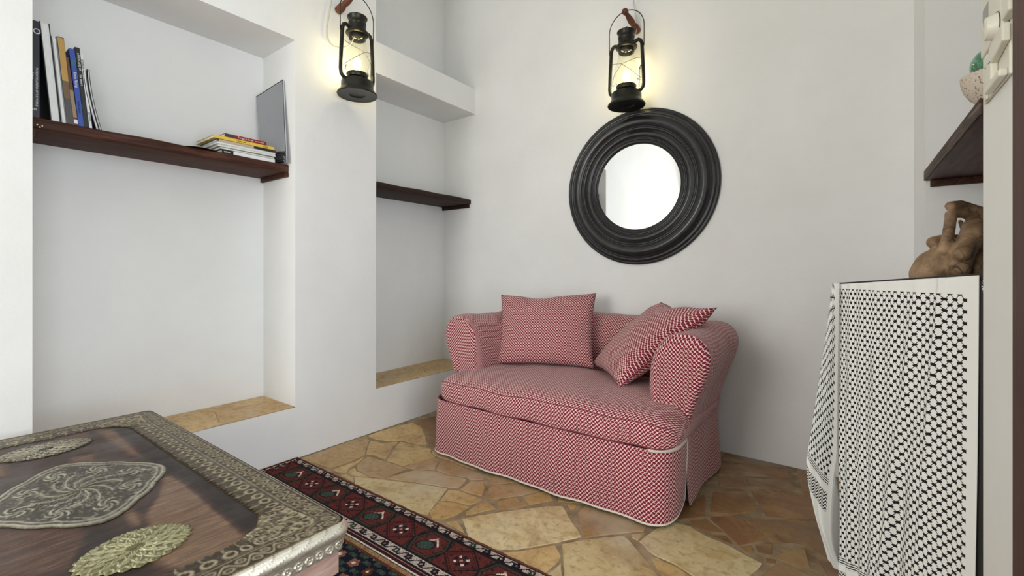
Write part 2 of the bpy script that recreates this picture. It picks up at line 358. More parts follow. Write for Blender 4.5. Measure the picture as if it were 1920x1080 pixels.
# ---------------- floor of irregular flagstones
STONES = [('y',[(-2.583,1.402),(-2.593,1.613),(-2.587,1.842),(-2.499,1.823),(-2.399,1.723),(-2.321,1.661),(-2.307,1.574),(-2.314,1.429),(-2.418,1.421),(-2.491,1.406)]),
('y',[(-2.299,1.427),(-2.29,1.562),(-2.299,1.639),(-2.254,1.568),(-2.237,1.494),(-2.199,1.456),(-2.238,1.427),(-2.271,1.427)]),
('y',[(-2.494,1.823),(-2.383,1.846),(-2.355,1.89),(-2.328,1.923),(-2.291,1.846),(-2.223,1.772),(-2.17,1.69),(-2.274,1.689),(-2.323,1.668),(-2.395,1.726)]),
('y',[(-2.581,1.86),(-2.585,1.975),(-2.571,2.108),(-2.542,2.219),(-2.424,2.196),(-2.277,2.1),(-2.147,1.995),(-2.22,1.955),(-2.338,1.938),(-2.392,1.88),(-2.499,1.856)]),
('y',[(-2.268,1.837),(-2.323,1.926),(-2.216,1.944),(-2.071,1.966),(-2.041,1.923),(-1.962,1.889),(-1.989,1.795),(-2.015,1.694),(-2.154,1.684),(-2.209,1.767)]),
('r',[(-2.23,1.532),(-2.266,1.59),(-2.293,1.656),(-2.174,1.673),(-2.015,1.685),(-1.976,1.679),(-1.979,1.6),(-1.979,1.528),(-2.055,1.499),(-2.184,1.506)]),
('y',[(-2.207,1.469),(-2.223,1.524),(-2.178,1.501),(-2.059,1.497),(-2.14,1.457),(-2.189,1.454)]),
('y',[(-2.213,1.411),(-2.187,1.445),(-2.125,1.444),(-2.069,1.411),(-2.091,1.406),(-2.147,1.413)]),
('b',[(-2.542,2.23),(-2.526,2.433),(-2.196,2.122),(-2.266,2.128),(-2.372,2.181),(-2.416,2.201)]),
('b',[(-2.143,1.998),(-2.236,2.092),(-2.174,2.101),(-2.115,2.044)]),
('r',[(-2.052,1.953),(-1.994,1.982),(-1.842,1.941),(-1.655,1.918),(-1.658,1.893),(-1.826,1.902),(-1.914,1.902),(-1.984,1.899),(-2.027,1.919)]),
('r',[(-2.005,1.69),(-2,1.773),(-1.962,1.874),(-1.917,1.885),(-1.883,1.825),(-1.836,1.761),(-1.877,1.736),(-1.927,1.707),(-1.97,1.691)]),
('r',[(-1.901,1.883),(-1.818,1.894),(-1.649,1.883),(-1.566,1.874),(-1.542,1.833),(-1.6,1.788),(-1.627,1.804),(-1.731,1.771),(-1.83,1.766),(-1.869,1.821)]),
('y',[(-1.972,1.535),(-1.954,1.624),(-1.92,1.702),(-1.827,1.755),(-1.724,1.764),(-1.623,1.793),(-1.597,1.732),(-1.584,1.685),(-1.632,1.663),(-1.715,1.633),(-1.807,1.602)]),
('p',[(-2.125,1.451),(-2.051,1.49),(-1.971,1.523),(-1.8,1.595),(-1.71,1.628),(-1.627,1.651),(-1.58,1.542),(-1.539,1.444),(-1.518,1.419),(-1.592,1.4),(-1.745,1.39),(-2.046,1.399)]),
('y',[(-1.617,1.65),(-1.57,1.672),(-1.413,1.675),(-1.424,1.596),(-1.515,1.578),(-1.576,1.547)]),
('y',[(-1.573,1.535),(-1.507,1.571),(-1.421,1.587),(-1.418,1.504),(-1.439,1.435),(-1.485,1.408),(-1.533,1.435)]),
('y',[(-1.571,1.682),(-1.58,1.733),(-1.589,1.782),(-1.534,1.822),(-1.48,1.773),(-1.436,1.696),(-1.507,1.683)]),
('r',[(-1.551,1.873),(-1.506,1.925),(-1.382,1.923),(-1.474,1.814)]),
('r',[(-1.47,1.803),(-1.374,1.912),(-1.24,1.913),(-1.283,1.82),(-1.365,1.712),(-1.4,1.695),(-1.463,1.775)]),
('y',[(-1.39,1.674),(-1.358,1.665),(-1.309,1.645),(-1.357,1.561),(-1.386,1.517),(-1.405,1.546),(-1.404,1.604)]),
('y',[(-1.348,1.711),(-1.295,1.795),(-1.269,1.772),(-1.238,1.77),(-1.208,1.759),(-1.251,1.682),(-1.298,1.656),(-1.34,1.69)]),
('y',[(-1.273,1.817),(-1.234,1.904),(-1.187,1.923),(-1.136,1.87),(-1.205,1.765),(-1.244,1.786)]),
('p',[(-1.378,1.489),(-1.335,1.56),(-1.271,1.645),(-1.197,1.734),(-1.132,1.806),(-1.075,1.851),(-0.989,1.773),(-0.927,1.721),(-0.886,1.684),(-0.951,1.582),(-1.049,1.455),(-1.111,1.405),(-1.195,1.397),(-1.252,1.39),(-1.298,1.427)]),
('y',[(-1.425,1.427),(-1.385,1.465),(-1.321,1.433),(-1.289,1.411),(-1.344,1.416)]),
('y',[(-1.099,1.396),(-1.038,1.452),(-0.947,1.571),(-0.923,1.55),(-0.893,1.525),(-0.88,1.491),(-0.886,1.397),(-0.962,1.394)]),
('p',[(-0.879,1.397),(-0.87,1.486),(-0.827,1.424),(-0.781,1.342),(-0.822,1.311)]),
('p',[(-0.931,1.59),(-0.87,1.673),(-0.749,1.798),(-0.694,1.76),(-0.657,1.727),(-0.621,1.695),(-0.546,1.632),(-0.496,1.553),(-0.776,1.345),(-0.824,1.426),(-0.888,1.529)]),
('r',[(-0.992,1.841),(-0.993,1.925),(-0.841,1.943),(-0.712,1.936),(-0.697,1.915),(-0.694,1.874),(-0.742,1.826),(-0.876,1.684),(-0.94,1.767)]),
('y',[(-1.072,1.878),(-1.022,1.901),(-1.02,1.837)]),
('y',[(-1.153,1.929),(-1.003,1.932),(-1.02,1.919),(-1.114,1.872)]),
('y',[(-0.731,1.823),(-0.687,1.868),(-0.688,1.793),(-0.718,1.8)]),
('p',[(-0.685,1.794),(-0.66,1.932),(-0.634,1.994),(-0.614,2.025),(-0.548,2.031),(-0.486,2.001),(-0.382,1.982),(-0.316,1.954),(-0.257,1.936),(-0.269,1.877),(-0.283,1.827),(-0.29,1.705),(-0.37,1.646),(-0.448,1.704),(-0.512,1.73),(-0.591,1.738),(-0.632,1.752)]),
('y',[(-0.608,1.716),(-0.586,1.733),(-0.51,1.721),(-0.453,1.698),(-0.388,1.632),(-0.494,1.554),(-0.544,1.639)]),
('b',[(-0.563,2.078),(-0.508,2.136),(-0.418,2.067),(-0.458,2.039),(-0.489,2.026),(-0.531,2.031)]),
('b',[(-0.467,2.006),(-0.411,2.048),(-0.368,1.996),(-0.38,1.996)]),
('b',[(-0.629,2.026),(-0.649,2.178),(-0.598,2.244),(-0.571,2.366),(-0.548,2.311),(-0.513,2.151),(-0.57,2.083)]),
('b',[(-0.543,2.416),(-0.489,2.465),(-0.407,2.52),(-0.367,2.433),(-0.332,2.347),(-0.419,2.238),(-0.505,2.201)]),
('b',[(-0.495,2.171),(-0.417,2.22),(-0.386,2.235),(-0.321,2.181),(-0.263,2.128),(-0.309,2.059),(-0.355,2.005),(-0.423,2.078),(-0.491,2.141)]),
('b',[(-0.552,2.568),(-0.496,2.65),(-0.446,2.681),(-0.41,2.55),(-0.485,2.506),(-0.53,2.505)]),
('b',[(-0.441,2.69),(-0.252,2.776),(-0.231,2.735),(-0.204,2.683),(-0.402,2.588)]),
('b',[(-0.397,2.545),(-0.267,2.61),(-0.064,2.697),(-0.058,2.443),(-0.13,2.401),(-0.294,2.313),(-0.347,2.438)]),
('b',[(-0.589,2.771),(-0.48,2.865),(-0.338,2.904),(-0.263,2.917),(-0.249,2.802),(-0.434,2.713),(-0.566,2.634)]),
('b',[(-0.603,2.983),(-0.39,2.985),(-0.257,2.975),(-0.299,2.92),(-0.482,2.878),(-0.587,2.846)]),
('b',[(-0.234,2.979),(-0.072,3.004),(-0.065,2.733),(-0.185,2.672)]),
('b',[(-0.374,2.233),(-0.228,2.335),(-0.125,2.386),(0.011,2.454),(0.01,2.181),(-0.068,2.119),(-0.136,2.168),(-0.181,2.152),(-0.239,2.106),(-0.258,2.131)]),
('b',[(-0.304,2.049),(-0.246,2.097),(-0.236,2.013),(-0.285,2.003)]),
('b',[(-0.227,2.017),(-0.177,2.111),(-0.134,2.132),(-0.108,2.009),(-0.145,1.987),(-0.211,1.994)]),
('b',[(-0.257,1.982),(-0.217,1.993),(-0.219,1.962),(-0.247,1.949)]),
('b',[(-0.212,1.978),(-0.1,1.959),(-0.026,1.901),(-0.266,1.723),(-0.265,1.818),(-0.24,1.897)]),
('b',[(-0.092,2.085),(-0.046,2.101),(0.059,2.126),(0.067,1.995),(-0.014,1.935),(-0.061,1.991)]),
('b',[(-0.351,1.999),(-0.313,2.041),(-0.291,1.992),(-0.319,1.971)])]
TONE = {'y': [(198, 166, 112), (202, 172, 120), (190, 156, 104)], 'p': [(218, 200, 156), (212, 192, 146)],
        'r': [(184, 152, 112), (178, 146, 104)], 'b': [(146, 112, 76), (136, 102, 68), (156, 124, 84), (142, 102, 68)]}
def inside(p, poly):
    c = False; j = len(poly) - 1
    for i in range(len(poly)):
        xi, yi = poly[i]; xj, yj = poly[j]
        if (yi > p[1]) != (yj > p[1]) and p[0] < (xj - xi) * (p[1] - yi) / (yj - yi) + xi: c = not c
        j = i
    return c
def clip(poly, nx, ny, d):
    out = []
    for i in range(len(poly)):
        a = poly[i]; b = poly[(i + 1) % len(poly)]
        da = a[0] * nx + a[1] * ny - d; db = b[0] * nx + b[1] * ny - d
        if da <= 0: out.append(a)
        if da * db < 0:
            tt = da / (da - db); out.append((a[0] + (b[0] - a[0]) * tt, a[1] + (b[1] - a[1]) * tt))
    return out
def area2(p): return sum(p[i][0] * p[(i + 1) % len(p)][1] - p[(i + 1) % len(p)][0] * p[i][1] for i in range(len(p))) / 2
def inset(poly, d):
    n = len(poly); s = 1 if area2(poly) > 0 else -1; out = []
    for i in range(n):
        a = Vector(poly[i - 1]); b = Vector(poly[i]); c = Vector(poly[(i + 1) % n])
        e1 = (b - a).normalized(); e2 = (c - b).normalized()
        n1 = Vector((-e1.y, e1.x)) * s; n2 = Vector((-e2.y, e2.x)) * s
        nn = (n1 + n2); nn = nn.normalized() if nn.length > 1e-6 else n1
        out.append(tuple(b + nn * d / max(0.5, nn.dot(n1))))
    return out
def rough_outline(poly, amp=0.0022, step=0.025):
    out = []
    for i in range(len(poly)):
        a = poly[i]; b = poly[(i + 1) % len(poly)]; L = math.dist(a, b); n = max(1, int(L / step))
        for k in range(n):
            q = k / n; j = amp if k else amp * 0.5
            out.append((a[0] + (b[0] - a[0]) * q + random.uniform(-j, j), a[1] + (b[1] - a[1]) * q + random.uniform(-j, j)))
    return out
def voronoi(x0, x1, y0, y1, n, keep, seed):
    rnd = random.Random(seed); pts = []
    while len(pts) < n:
        c = (rnd.uniform(x0, x1), rnd.uniform(y0, y1))
        if all(math.dist(c, q) > 0.55 * sqrt((x1 - x0) * (y1 - y0) / n) for q in pts): pts.append(c)
    cells = []
    for i, p in enumerate(pts):
        poly = [(x0, y0), (x1, y0), (x1, y1), (x0, y1)]
        for j, q in enumerate(pts):
            if i == j: continue
            nx, ny = q[0] - p[0], q[1] - p[1]
            poly = clip(poly, nx, ny, (q[0] ** 2 + q[1] ** 2 - p[0] ** 2 - p[1] ** 2) / 2)
            if len(poly) < 3: break
        if len(poly) >= 3 and keep(p, poly): cells.append(poly)
    return cells
def slabs(name, polys, ztop, mslab, mgrout, base_box, gap):
    """one structural mesh: a grout bed and all its slabs"""
    me = bpy.data.meshes.new(name); bm = bmesh.new(); cl = bm.loops.layers.color.new('tone')
    x0, x1, y0, y1, z0, z1 = base_box
    vs = [bm.verts.new(p) for p in [(x0, y0, z0), (x1, y0, z0), (x1, y1, z0), (x0, y1, z0), (x0, y0, z1), (x1, y0, z1), (x1, y1, z1), (x0, y1, z1)]]
    for f in [(0, 3, 2, 1), (4, 5, 6, 7), (0, 1, 5, 4), (1, 2, 6, 5), (2, 3, 7, 6), (3, 0, 4, 7)]:
        fc = bm.faces.new([vs[i] for i in f]); fc.material_index = 1
    for tone, poly in polys:
        if area2(poly) < 0: poly = poly[::-1]
        P0 = rough_outline(inset(poly, gap)); P1 = inset(P0, 0.003)
        r, g, b = random.choice(TONE[tone]); k = random.uniform(0.93, 1.05); c4 = (min(1, r * k / 255), min(1, g * k / 255), min(1, b * k / 255), 1)
        a = [bm.verts.new((p[0], p[1], z1 - 0.001)) for p in P0]; e = [bm.verts.new((p[0], p[1], ztop - 0.0015)) for p in P0]
        tp = [bm.verts.new((p[0], p[1], ztop)) for p in P1]; n = len(P0)
        fs = [bm.faces.new(tp)]
        for i in range(n):
            j = (i + 1) % n
            fs.append(bm.faces.new((a[i], a[j], e[j], e[i]))); fs.append(bm.faces.new((e[i], e[j], tp[j], tp[i])))
        for f in fs:
            for lp in f.loops: lp[cl] = c4
    bmesh.ops.triangulate(bm, faces=[f for f in bm.faces if len(f.verts) > 4])
    bm.to_mesh(me); bm.free(); me.materials.append(mslab); me.materials.append(mgrout)
    o = bpy.data.objects.new(name, me); col.objects.link(o); return struct(o)
def keep_floor(p, poly):
    for _, s in STONES:
        if inside(p, s) or any(inside(q, s) for q in poly) or any(inside(q, poly) for q in s): return False
    return True
rest = voronoi(-2.62, 0.9, -3.05, YB, 100, keep_floor, 5)
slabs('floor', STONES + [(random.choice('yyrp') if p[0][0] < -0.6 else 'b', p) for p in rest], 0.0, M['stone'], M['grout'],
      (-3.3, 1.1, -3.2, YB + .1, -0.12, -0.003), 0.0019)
# stone ledges in the two niches
def ledge(name, y0, y1, ztop, seed, cuts):
    polys = [('y', c) for c in voronoi(XN, XL - 0.001, y0, y1, cuts, lambda p, q: True, seed)]
    slabs(name, polys, ztop, M['ledge_stone'], M['grout'], (XN - .01, XL - 0.0005, y0, y1, ztop - 0.0045, ztop - 0.002), 0.0012)
ledge('trim_1', 0.315, 1.38, 0.306, 11, 6)
ledge('trim_2', 1.946, YB, 0.297, 4, 5)

# ---------------- wooden shelves
def plank(x0, x1, y0, y1, z0, z1, name, m, parent, edge=0.006, seed=1, nose=None):
    """board with a slightly wavy worn front edge on its +x (or -x) side"""
    rnd = random.Random(seed); ph = [rnd.uniform(0, 6) for _ in range(4)]
    mb = MB(); n = 60
    def sec(k):
        y = y0 + (y1 - y0) * k / n; wv = edge * 0.35 * (sin(y * 9 + ph[0]) + 0.5 * sin(y * 23 + ph[1]))
        fx = (x1 + wv) if nose != 'neg' else (x0 + wv); bx = x0 if nose != 'neg' else x1; s = -1 if nose != 'neg' else 1
        zt = z1 + 0.0015 * sin(y * 17 + ph[2])
        return [(bx, y, z0), (fx + s * .006, y, z0), (fx, y, z0 + .006), (fx, y, zt - .006), (fx + s * .006, y, zt), (bx, y, zt)]
    V = []; F = []
    for k in range(n + 1): V += sec(k)
    for k in range(n):
        for i in range(6): F.append((k * 6 + i, k * 6 + (i + 1) % 6, (k + 1) * 6 + (i + 1) % 6, (k + 1) * 6 + i))
    F += [tuple(range(6)), tuple(range(n * 6, n * 6 + 6))]
    mb.add(V, F); return mb.build(name, m, parent, sharp=50)
s1 = thing('wall_shelf', 'long dark reddish-brown wooden shelf holding books in the left niche', 'shelf', (-2.83, 0.85, 1.66))
def rel(o, p):
    p.parent = o; p.matrix_parent_inverse = Matrix.Translation(-Vector(o.location)); return p
rel(s1, plank(XN, -2.676, 0.316, 1.379, 1.684, 1.731, 'board', M['shelf_wood'], None, 0.006, 3))
for y0, y1 in ((0.316, 0.334), (1.361, 1.379)):
    rel(s1, MB().box(XN, -2.672, y0, y1, 1.658, 1.6835).build('support_batten', M['shelf_wood'], smooth=False, bevel=0.002))
mb = MB()
mb.add(*[[(-2.70 - 0.05 * cos(a) * r, 0.93 + 0.075 * sin(a) * r, 1.731 + 0.008 * (1 - r * r)) for r in (0.001, .35, .7, 1) for a in [2 * pi * k / 16 for k in range(16)]],
         [(i * 16 + k, i * 16 + (k + 1) % 16, (i + 1) * 16 + (k + 1) % 16, (i + 1) * 16 + k) for i in range(3) for k in range(16)]])
rel(s1, mb.build('raised_knot', M['shelf_wood']))
mb = MB()
for y, z in ((0.338, 1.7), (0.345, 1.692), (0.352, 1.698)): mb.tube([(-2.678, y, z), (-2.6725, y, z)], 0.0028, 8)
rel(s1, mb.build('screw_heads', M['silvered']))
s2 = thing('wall_shelf', 'short empty dark brown wooden shelf in the niche beside the sofa', 'shelf', (-2.82, 2.46, 1.65))
rel(s2, plank(XN, -2.652, 1.947, YB - .001, 1.682, 1.727, 'board', M['shelf_wood_b'], None, 0.004, 5))
for y0, y1 in ((1.947, 1.965), (YB - .02, YB - .001)):
    rel(s2, MB().box(XN, -2.668, y0, y1, 1.652, 1.6815).build('support_batten', M['shelf_wood_b'], smooth=False, bevel=0.002))
s3 = thing('wall_shelf', 'worn brown wooden shelf in the right niche above the brown sculpture', 'shelf', (0.5, 2.05, 1.46))
rel(s3, plank(0.258, 0.799, 1.551, 2.559, 1.477, 1.5175, 'board', M['shelf_wood'], None, 0.001, 9, 'neg'))
rel(s3, MB().box(0.2555, 0.2595, 1.552, 2.558, 1.4775, 1.5170).build('front_edge', M['worn_wood'], smooth=False, bevel=.001))
rel(s3, MB().box(0.275, 0.799, 2.54, 2.559, 1.449, 1.4765).build('support_batten', M['shelf_wood'], smooth=False, bevel=0.002))
rel(s3, MB().box(0.275, 0.799, 1.551, 1.57, 1.449, 1.4765).build('support_batten', M['shelf_wood'], smooth=False, bevel=0.002))
# ================================================================ SOFA
CX = -1.30
sofa = thing('loveseat', 'small two-seat sofa with red and white woven loose cover, flared arms', 'sofa', (CX, 2.42, 0.0))
# rolled back and arms: one padded shell swept along a U
SEC = [(-.155, .33), (-.155, .44), (-.160, .52), (-.160, .60), (-.152, .67), (-.132, .73), (-.10, .775), (-.06, .803), (-.015, .815),
       (.03, .812), (.07, .797), (.100, .768), (.115, .73), (.117, .69), (.105, .64), (.083, .58), (.058, .52), (.034, .45), (.016, .38),
       (.006, .30), (.004, .22), (.010, .12), (.018, .015)]
XO, YO = 0.70, 2.895     # half width and rear of the shell at the floor
RC = 0.15
def upath():
    P = []; yf = 2.145
    n = 14
    for k in range(n + 1): P.append((-XO, yf + (YO - RC - yf) * k / n, -1, 0))
    for k in range(1, 10): a = pi / 2 * k / 10; P.append((-XO + RC - RC * cos(a), YO - RC + RC * sin(a), -cos(a), sin(a)))
    m_ = 22
    for k in range(m_ + 1): P.append((-XO + RC + (2 * XO - 2 * RC) * k / m_, YO, 0, 1))
    for k in range(1, 10): a = pi / 2 * k / 10; P.append((XO - RC + RC * sin(a), YO - RC + RC * cos(a), sin(a), cos(a)))
    for k in range(n + 1): P.append((XO, YO - RC - (YO - RC - yf) * k / n, 1, 0))
    return P
UP = upath(); slen = [0]
for i in range(1, len(SEC)): slen.append(slen[-1] + math.dist(SEC[i], SEC[i - 1]))
plen = [0]
for i in range(1, len(UP)): plen.append(plen[-1] + math.dist(UP[i][:2], UP[i - 1][:2]) * (1.12 if abs(UP[i][2]) > .02 and abs(UP[i][3]) > .02 else 1))
V = []; UV = []; F = []; NS = len(SEC)
for i, (px, py, nx, ny) in enumerate(UP):
    fr = min(i, len(UP) - 1 - i) / 14.0          # 0 at arm fronts
    for j, (o_, z_) in enumerate(SEC):
        oo = o_; zz = z_
        if py > YO - 0.001: oo = o_ * (0.62 if o_ > 0 else 1.0)           # back panel is straighter outside
        zz += 0.006 * sin(plen[i] * 11 + 1) * (1 if z_ > .6 else 0) + 0.003 * sin(plen[i] * 27)* (1 if z_ > .6 else 0)
        oo += 0.004 * sin(plen[i] * 17 + z_ * 9) + (0.012 * max(0, (.3 - z_)) / .3 * sin(plen[i] * 9))
        if o_ <= -.13: oo -= 0.012 * sin(pi * min(1, max(0, (z_ - .33) / .4)))
        V.append((CX + px + nx * oo, py + ny * oo, zz)); UV.append((plen[i], slen[j]))
for i in range(len(UP) - 1):
    for j in range(NS - 1): F.append((i * NS + j, (i + 1) * NS + j, (i + 1) * NS + j + 1, i * NS + j + 1))
# rounded arm fronts (only the padded upper part bulges)
for end in (0, len(UP) - 1):
    px, py, nx, ny = UP[end]; ring = [j for j in range(NS) if SEC[j][1] >= .30 or j < 3]
    cx_ = (-.03, .60); prev = [end * NS + j for j in ring]
    for k in range(1, 7):
        th = pi / 2 * k / 6; fwd = 0.042 * sin(th); sc = 1 - 0.30 * (1 - cos(th)) if k < 6 else 0.62
        cur = []
        for j in ring:
            o_, z_ = SEC[j]; lo = max(0.0, min(1.0, (z_ - .30) / .15))
            oo = cx_[0] + (o_ - cx_[0]) * sc; zz = cx_[1] + (z_ - cx_[1]) * (sc if z_ > .6 else (sc * lo + (1 - lo)))
            cur.append(len(V)); V.append((CX + px + nx * oo, py - fwd * (0.15 + 0.85 * lo), zz)); UV.append((o_ * sc + 0.3, zz + 0.002 * k))
        for a in range(len(ring) - 1): F.append((prev[a], prev[a + 1], cur[a + 1], cur[a]))
        prev = cur
    F.append(tuple(prev))
# UV of the first cap ring differs from the shell, so duplicate is unnecessary at this scale
mbs = MB(); mbs.add(V, F, UV)
shell = mbs.build('back_and_arms', M['red_weave'], sharp=180); rel(sofa, shell)
md = shell.modifiers.new('sub', 'SUBSURF'); md.levels = 1; md.render_levels = 1
# seams on arm fronts
# vertical seam on the outer side near the back
# seat cushion: T shaped, full width in front of the arms
def seat_pt(a, b):
    # a: 0..1 along x (wider than box), b: closed loop in y,z
    x = -0.70 + 1.43 * a; e = min(a, 1 - a) * 1.43
    rr = 0.13; k = 1.0 if e > rr else sqrt(max(0, 1 - ((rr - e) / rr) ** 2))
    yf = 1.908 + 0.11 * (1 - k) - 0.020 * sin(pi * a); yb = 2.70
    zt = 0.478 - 0.03 * (1 - k) + 0.012 * sin(pi * a); zb = 0.312 + 0.006 * (1 - k)
    th = 2 * pi * b; n_ = 5.2
    c_, s_ = cos(th), sin(th)
    cy = (yf + yb) / 2; ry = (yb - yf) / 2; cz = (zt + zb) / 2; rz = (zt - zb) / 2
    rz *= 0.25 + 0.75 * (k if k > 0 else 0)
    y = cy + ry * math.copysign(abs(c_) ** (2 / n_), c_); z = cz + rz * math.copysign(abs(s_) ** (2 / (3.0 if s_ > 0 else 5.5)), s_)
    if s_ > 0: z += 0.012 * max(0, 1 - abs((y - 2.2) / .35)) - 0.004 * sin(x * 9 + y * 5)
    z += 0.003 * sin(x * 21 + y * 11); y += 0.004 * sin(x * 14 + 1)
    return (CX + x, y, z)
prof = [seat_pt(.5, j / 96) for j in range(97)]; sl = [0]
for j in range(1, 97): sl.append(sl[-1] + math.dist(prof[j], prof[j - 1]))
mb = MB(); mb.grid(seat_pt, 90, 96, uvfn=lambda a, b: (1.43 * a, sl[int(round(b * 96))]))
n1 = 97
mb.f.append(tuple(range(0, 96))); mb.f.append(tuple(range(90 * 97, 90 * 97 + 96)))
rel(sofa, mb.build('seat_cushion', M['red_weave'], sharp=180))
def along_front(z, off=0.0, n=50, ex=0.70, yb=None):
    P = []
    for k in range(n + 1):
        a = 0.012 + 0.976 * k / n; p = seat_pt(a, 0.5); P.append((p[0], p[1] - off, z(a)))
    return P
rel(sofa, MB().tube([(seat_pt(a, 0.44)[0], seat_pt(a, 0.44)[1] - .001, seat_pt(a, 0.44)[2] + .001) for a in [0.015 + .97 * k / 60 for k in range(61)]], 0.0018, 6).build('cushion_seam', M['red_cord']))
rel(sofa, MB().tube([(seat_pt(a, 0.56)[0], seat_pt(a, 0.56)[1] - .001, seat_pt(a, 0.56)[2]) for a in [0.015 + .97 * k / 60 for k in range(61)]], 0.0036, 6).build('gathered_seam', M['red_cord']))
# front valance hanging to the floor and wrapping both front corners
FP = []
rc = 0.12; xl, xr, yf = -2.045, -0.598, 1.925
FP.append((xl, 2.16))
for k in range(5): FP.append((xl, 2.14 - (2.14 - yf - rc) * k / 5))
for k in range(10): a = pi / 2 * k / 9; FP.append((xl + rc - rc * cos(a), yf + rc - rc * sin(a)))
for k in range(1, 40): FP.append((xl + rc + (xr - xl - 2 * rc) * k / 40, yf - 0.012 * sin(pi * k / 40)))
for k in range(10): a = pi / 2 * k / 9; FP.append((xr - rc + rc * sin(a), yf + rc - rc * cos(a)))
for k in range(1, 6): FP.append((xr, yf + rc + (2.15 - yf - rc) * k / 5))
fl = [0]
for i in range(1, len(FP)): fl.append(fl[-1] + math.dist(FP[i], FP[i - 1]))
def val(i, b):
    x, y = FP[i]; a = FP[max(0, i - 1)]; c = FP[min(len(FP) - 1, i + 1)]
    tx, ty = c[0] - a[0], c[1] - a[1]; L = math.hypot(tx, ty); nx, ny = ty / L, -tx / L
    s = fl[i]; endr = max(0, 1 - (fl[-1] - s) / .20); endl = max(0, 1 - s / .2)
    flare = (0.006 * sin(s * 13) + 0.004 * sin(s * 29 + 1)) * b - 0.018 * endr * b * b * (1 - 0.6 * endr) + 0.004
    z = 0.330 - b * 0.312 + b * (0.030 * endr ** 1.5 + 0.02 * endl)
    return (x + nx * flare, y + ny * flare - 0.010 * b * (1 - endr), z)
mb = MB(); NF = len(FP) - 1
mb.grid(lambda a, b: val(int(round(a * NF)), b), NF, 24, uvfn=lambda a, b: (fl[int(round(a * NF))] + .007, b * .312 + .003))
rel(sofa, mb.build('valance', M['red_weave'], sharp=180, thick=0.006))
rel(sofa, MB().tube([(lambda p: (p[0], p[1] - .001, p[2]))(val(i, 1.0)) for i in range(4, NF + 1)], 0.0052, 8).build('hem_piping', M['piping']))
rel(sofa, MB().tube([val(NF, k / 14) for k in range(15)], 0.0058, 8).build('edge_piping', M['piping']))
top = [val(i, 0.0) for i in range(NF - 13, NF + 1)]
mb = MB()
mb.grid(lambda a, b: (lambda p: (p[0] + .003, p[1] - .004, p[2] + .010 - b * .018 - .0))(top[int(round(a * 13))]), 13, 3)
rel(sofa, mb.build('top_binding', M['piping'], thick=0.004))
rel(sofa, MB().box(-1.98, -0.66, 2.02, 2.86, 0.05, 0.318).build('seat_base', M['sofa_under'], smooth=False, bevel=0.03))
for x in (-1.9, -0.74):
    for y in (2.08, 2.78):
        rel(sofa, MB().lathe([(0.0, 0), (.022, 0), (.028, .055), (0, .055)], 16, Matrix.Translation((x, y, 0))).build('leg', M['shelf_wood']))

def pillow(name, label, BL, BR, TR, TL, T, front, sag=0.03, seed=1):
    """corner points; front = unit-ish vector towards the viewer side"""
    BL, BR, TR, TL = map(Vector, (BL, BR, TR, TL)); fr = Vector(front).normalized(); N = 40
    c = (BL + BR + TR + TL) / 4; W = (BR - BL).length; Hh = (TL - BL).length
    o = thing(name, label, 'cushion', tuple((BL + BR) / 2), 0, 'scatter cushions on the red sofa')
    rnd = random.Random(seed); ph = [rnd.uniform(0, 6) for _ in range(6)]
    def base(s, t_):
        # pinch edges inwards between the pointed corners
        ps = sin(pi * t_) ** .8; pt = sin(pi * s) ** .8
        s2 = s + (0.5 - s) * 2 * abs(s - .5) * sag * ps * 1.4; t2 = t_ + (0.5 - t_) * 2 * abs(t_ - .5) * sag * pt * 1.4
        if t_ > .5: t2 -= 0.035 * (t_ - .5) * 2 * math.exp(-((s - .42) / .16) ** 2)
        p = BL.lerp(BR, s2).lerp(TL.lerp(TR, s2), t2); return p
    def thk(s, t_):
        a = max(0, 1 - (2 * s - 1) ** 2); b = max(0, 1 - (2 * t_ - 1) ** 2)
        return T * (a * b) ** .42 * (1 + .08 * (1 - t_))
    def wr(s, t_):
        return 0.004 * sin(s * 13 + t_ * 5 + ph[0]) * sin(t_ * 9 + ph[1]) + 0.003 * sin((s - t_) * 24 + ph[2]) * (abs(s - .5) + abs(t_ - .5))
    mb = MB()
    for sg in (1, -1):
        mb.grid(lambda a, b: base(a, b) + fr * (sg * thk(a, b) + (wr(a, b) if 0 < a < 1 and 0 < b < 1 else 0)), N, N,
                uvfn=lambda a, b: (a * W + (0 if sg > 0 else .9), b * Hh))
    ob = mb.build('cover', M['red_weave'], sharp=180)
    bm = bmesh.new(); bm.from_mesh(ob.data); bmesh.ops.remove_doubles(bm, verts=bm.verts, dist=1e-5); bmesh.ops.recalc_face_normals(bm, faces=bm.faces)
    for e in bm.edges: e.smooth = True
    bm.to_mesh(ob.data); bm.free()
    rel(o, ob)
    ed = [base(k / 20, 0) for k in range(20)] + [base(1, k / 20) for k in range(20)] + [base(1 - k / 20, 1) for k in range(20)] + [base(0, 1 - k / 20) for k in range(20)]
    rel(o, MB().tube(ed, 0.0020, 6, True).build('edge_seam', M['red_cord'])); return o
pillow('scatter_cushion', 'upright square red woven cushion leaning in the sofa\'s left corner',
       (-1.862, 2.325, .492), (-1.272, 2.580, .492), (-1.350, 2.765, .950), (-1.955, 2.515, .930), 0.095, (.36, -.86, .36), 0.05, 3)
pillow('scatter_cushion', 'tilted red woven cushion slumped against the sofa\'s right arm',
       (-1.300, 2.635, .50), (-0.962, 2.240, .488), (-0.520, 2.41, .918), (-0.905, 2.73, .910), 0.105, (-.62, -.60, .50), 0.06, 8)

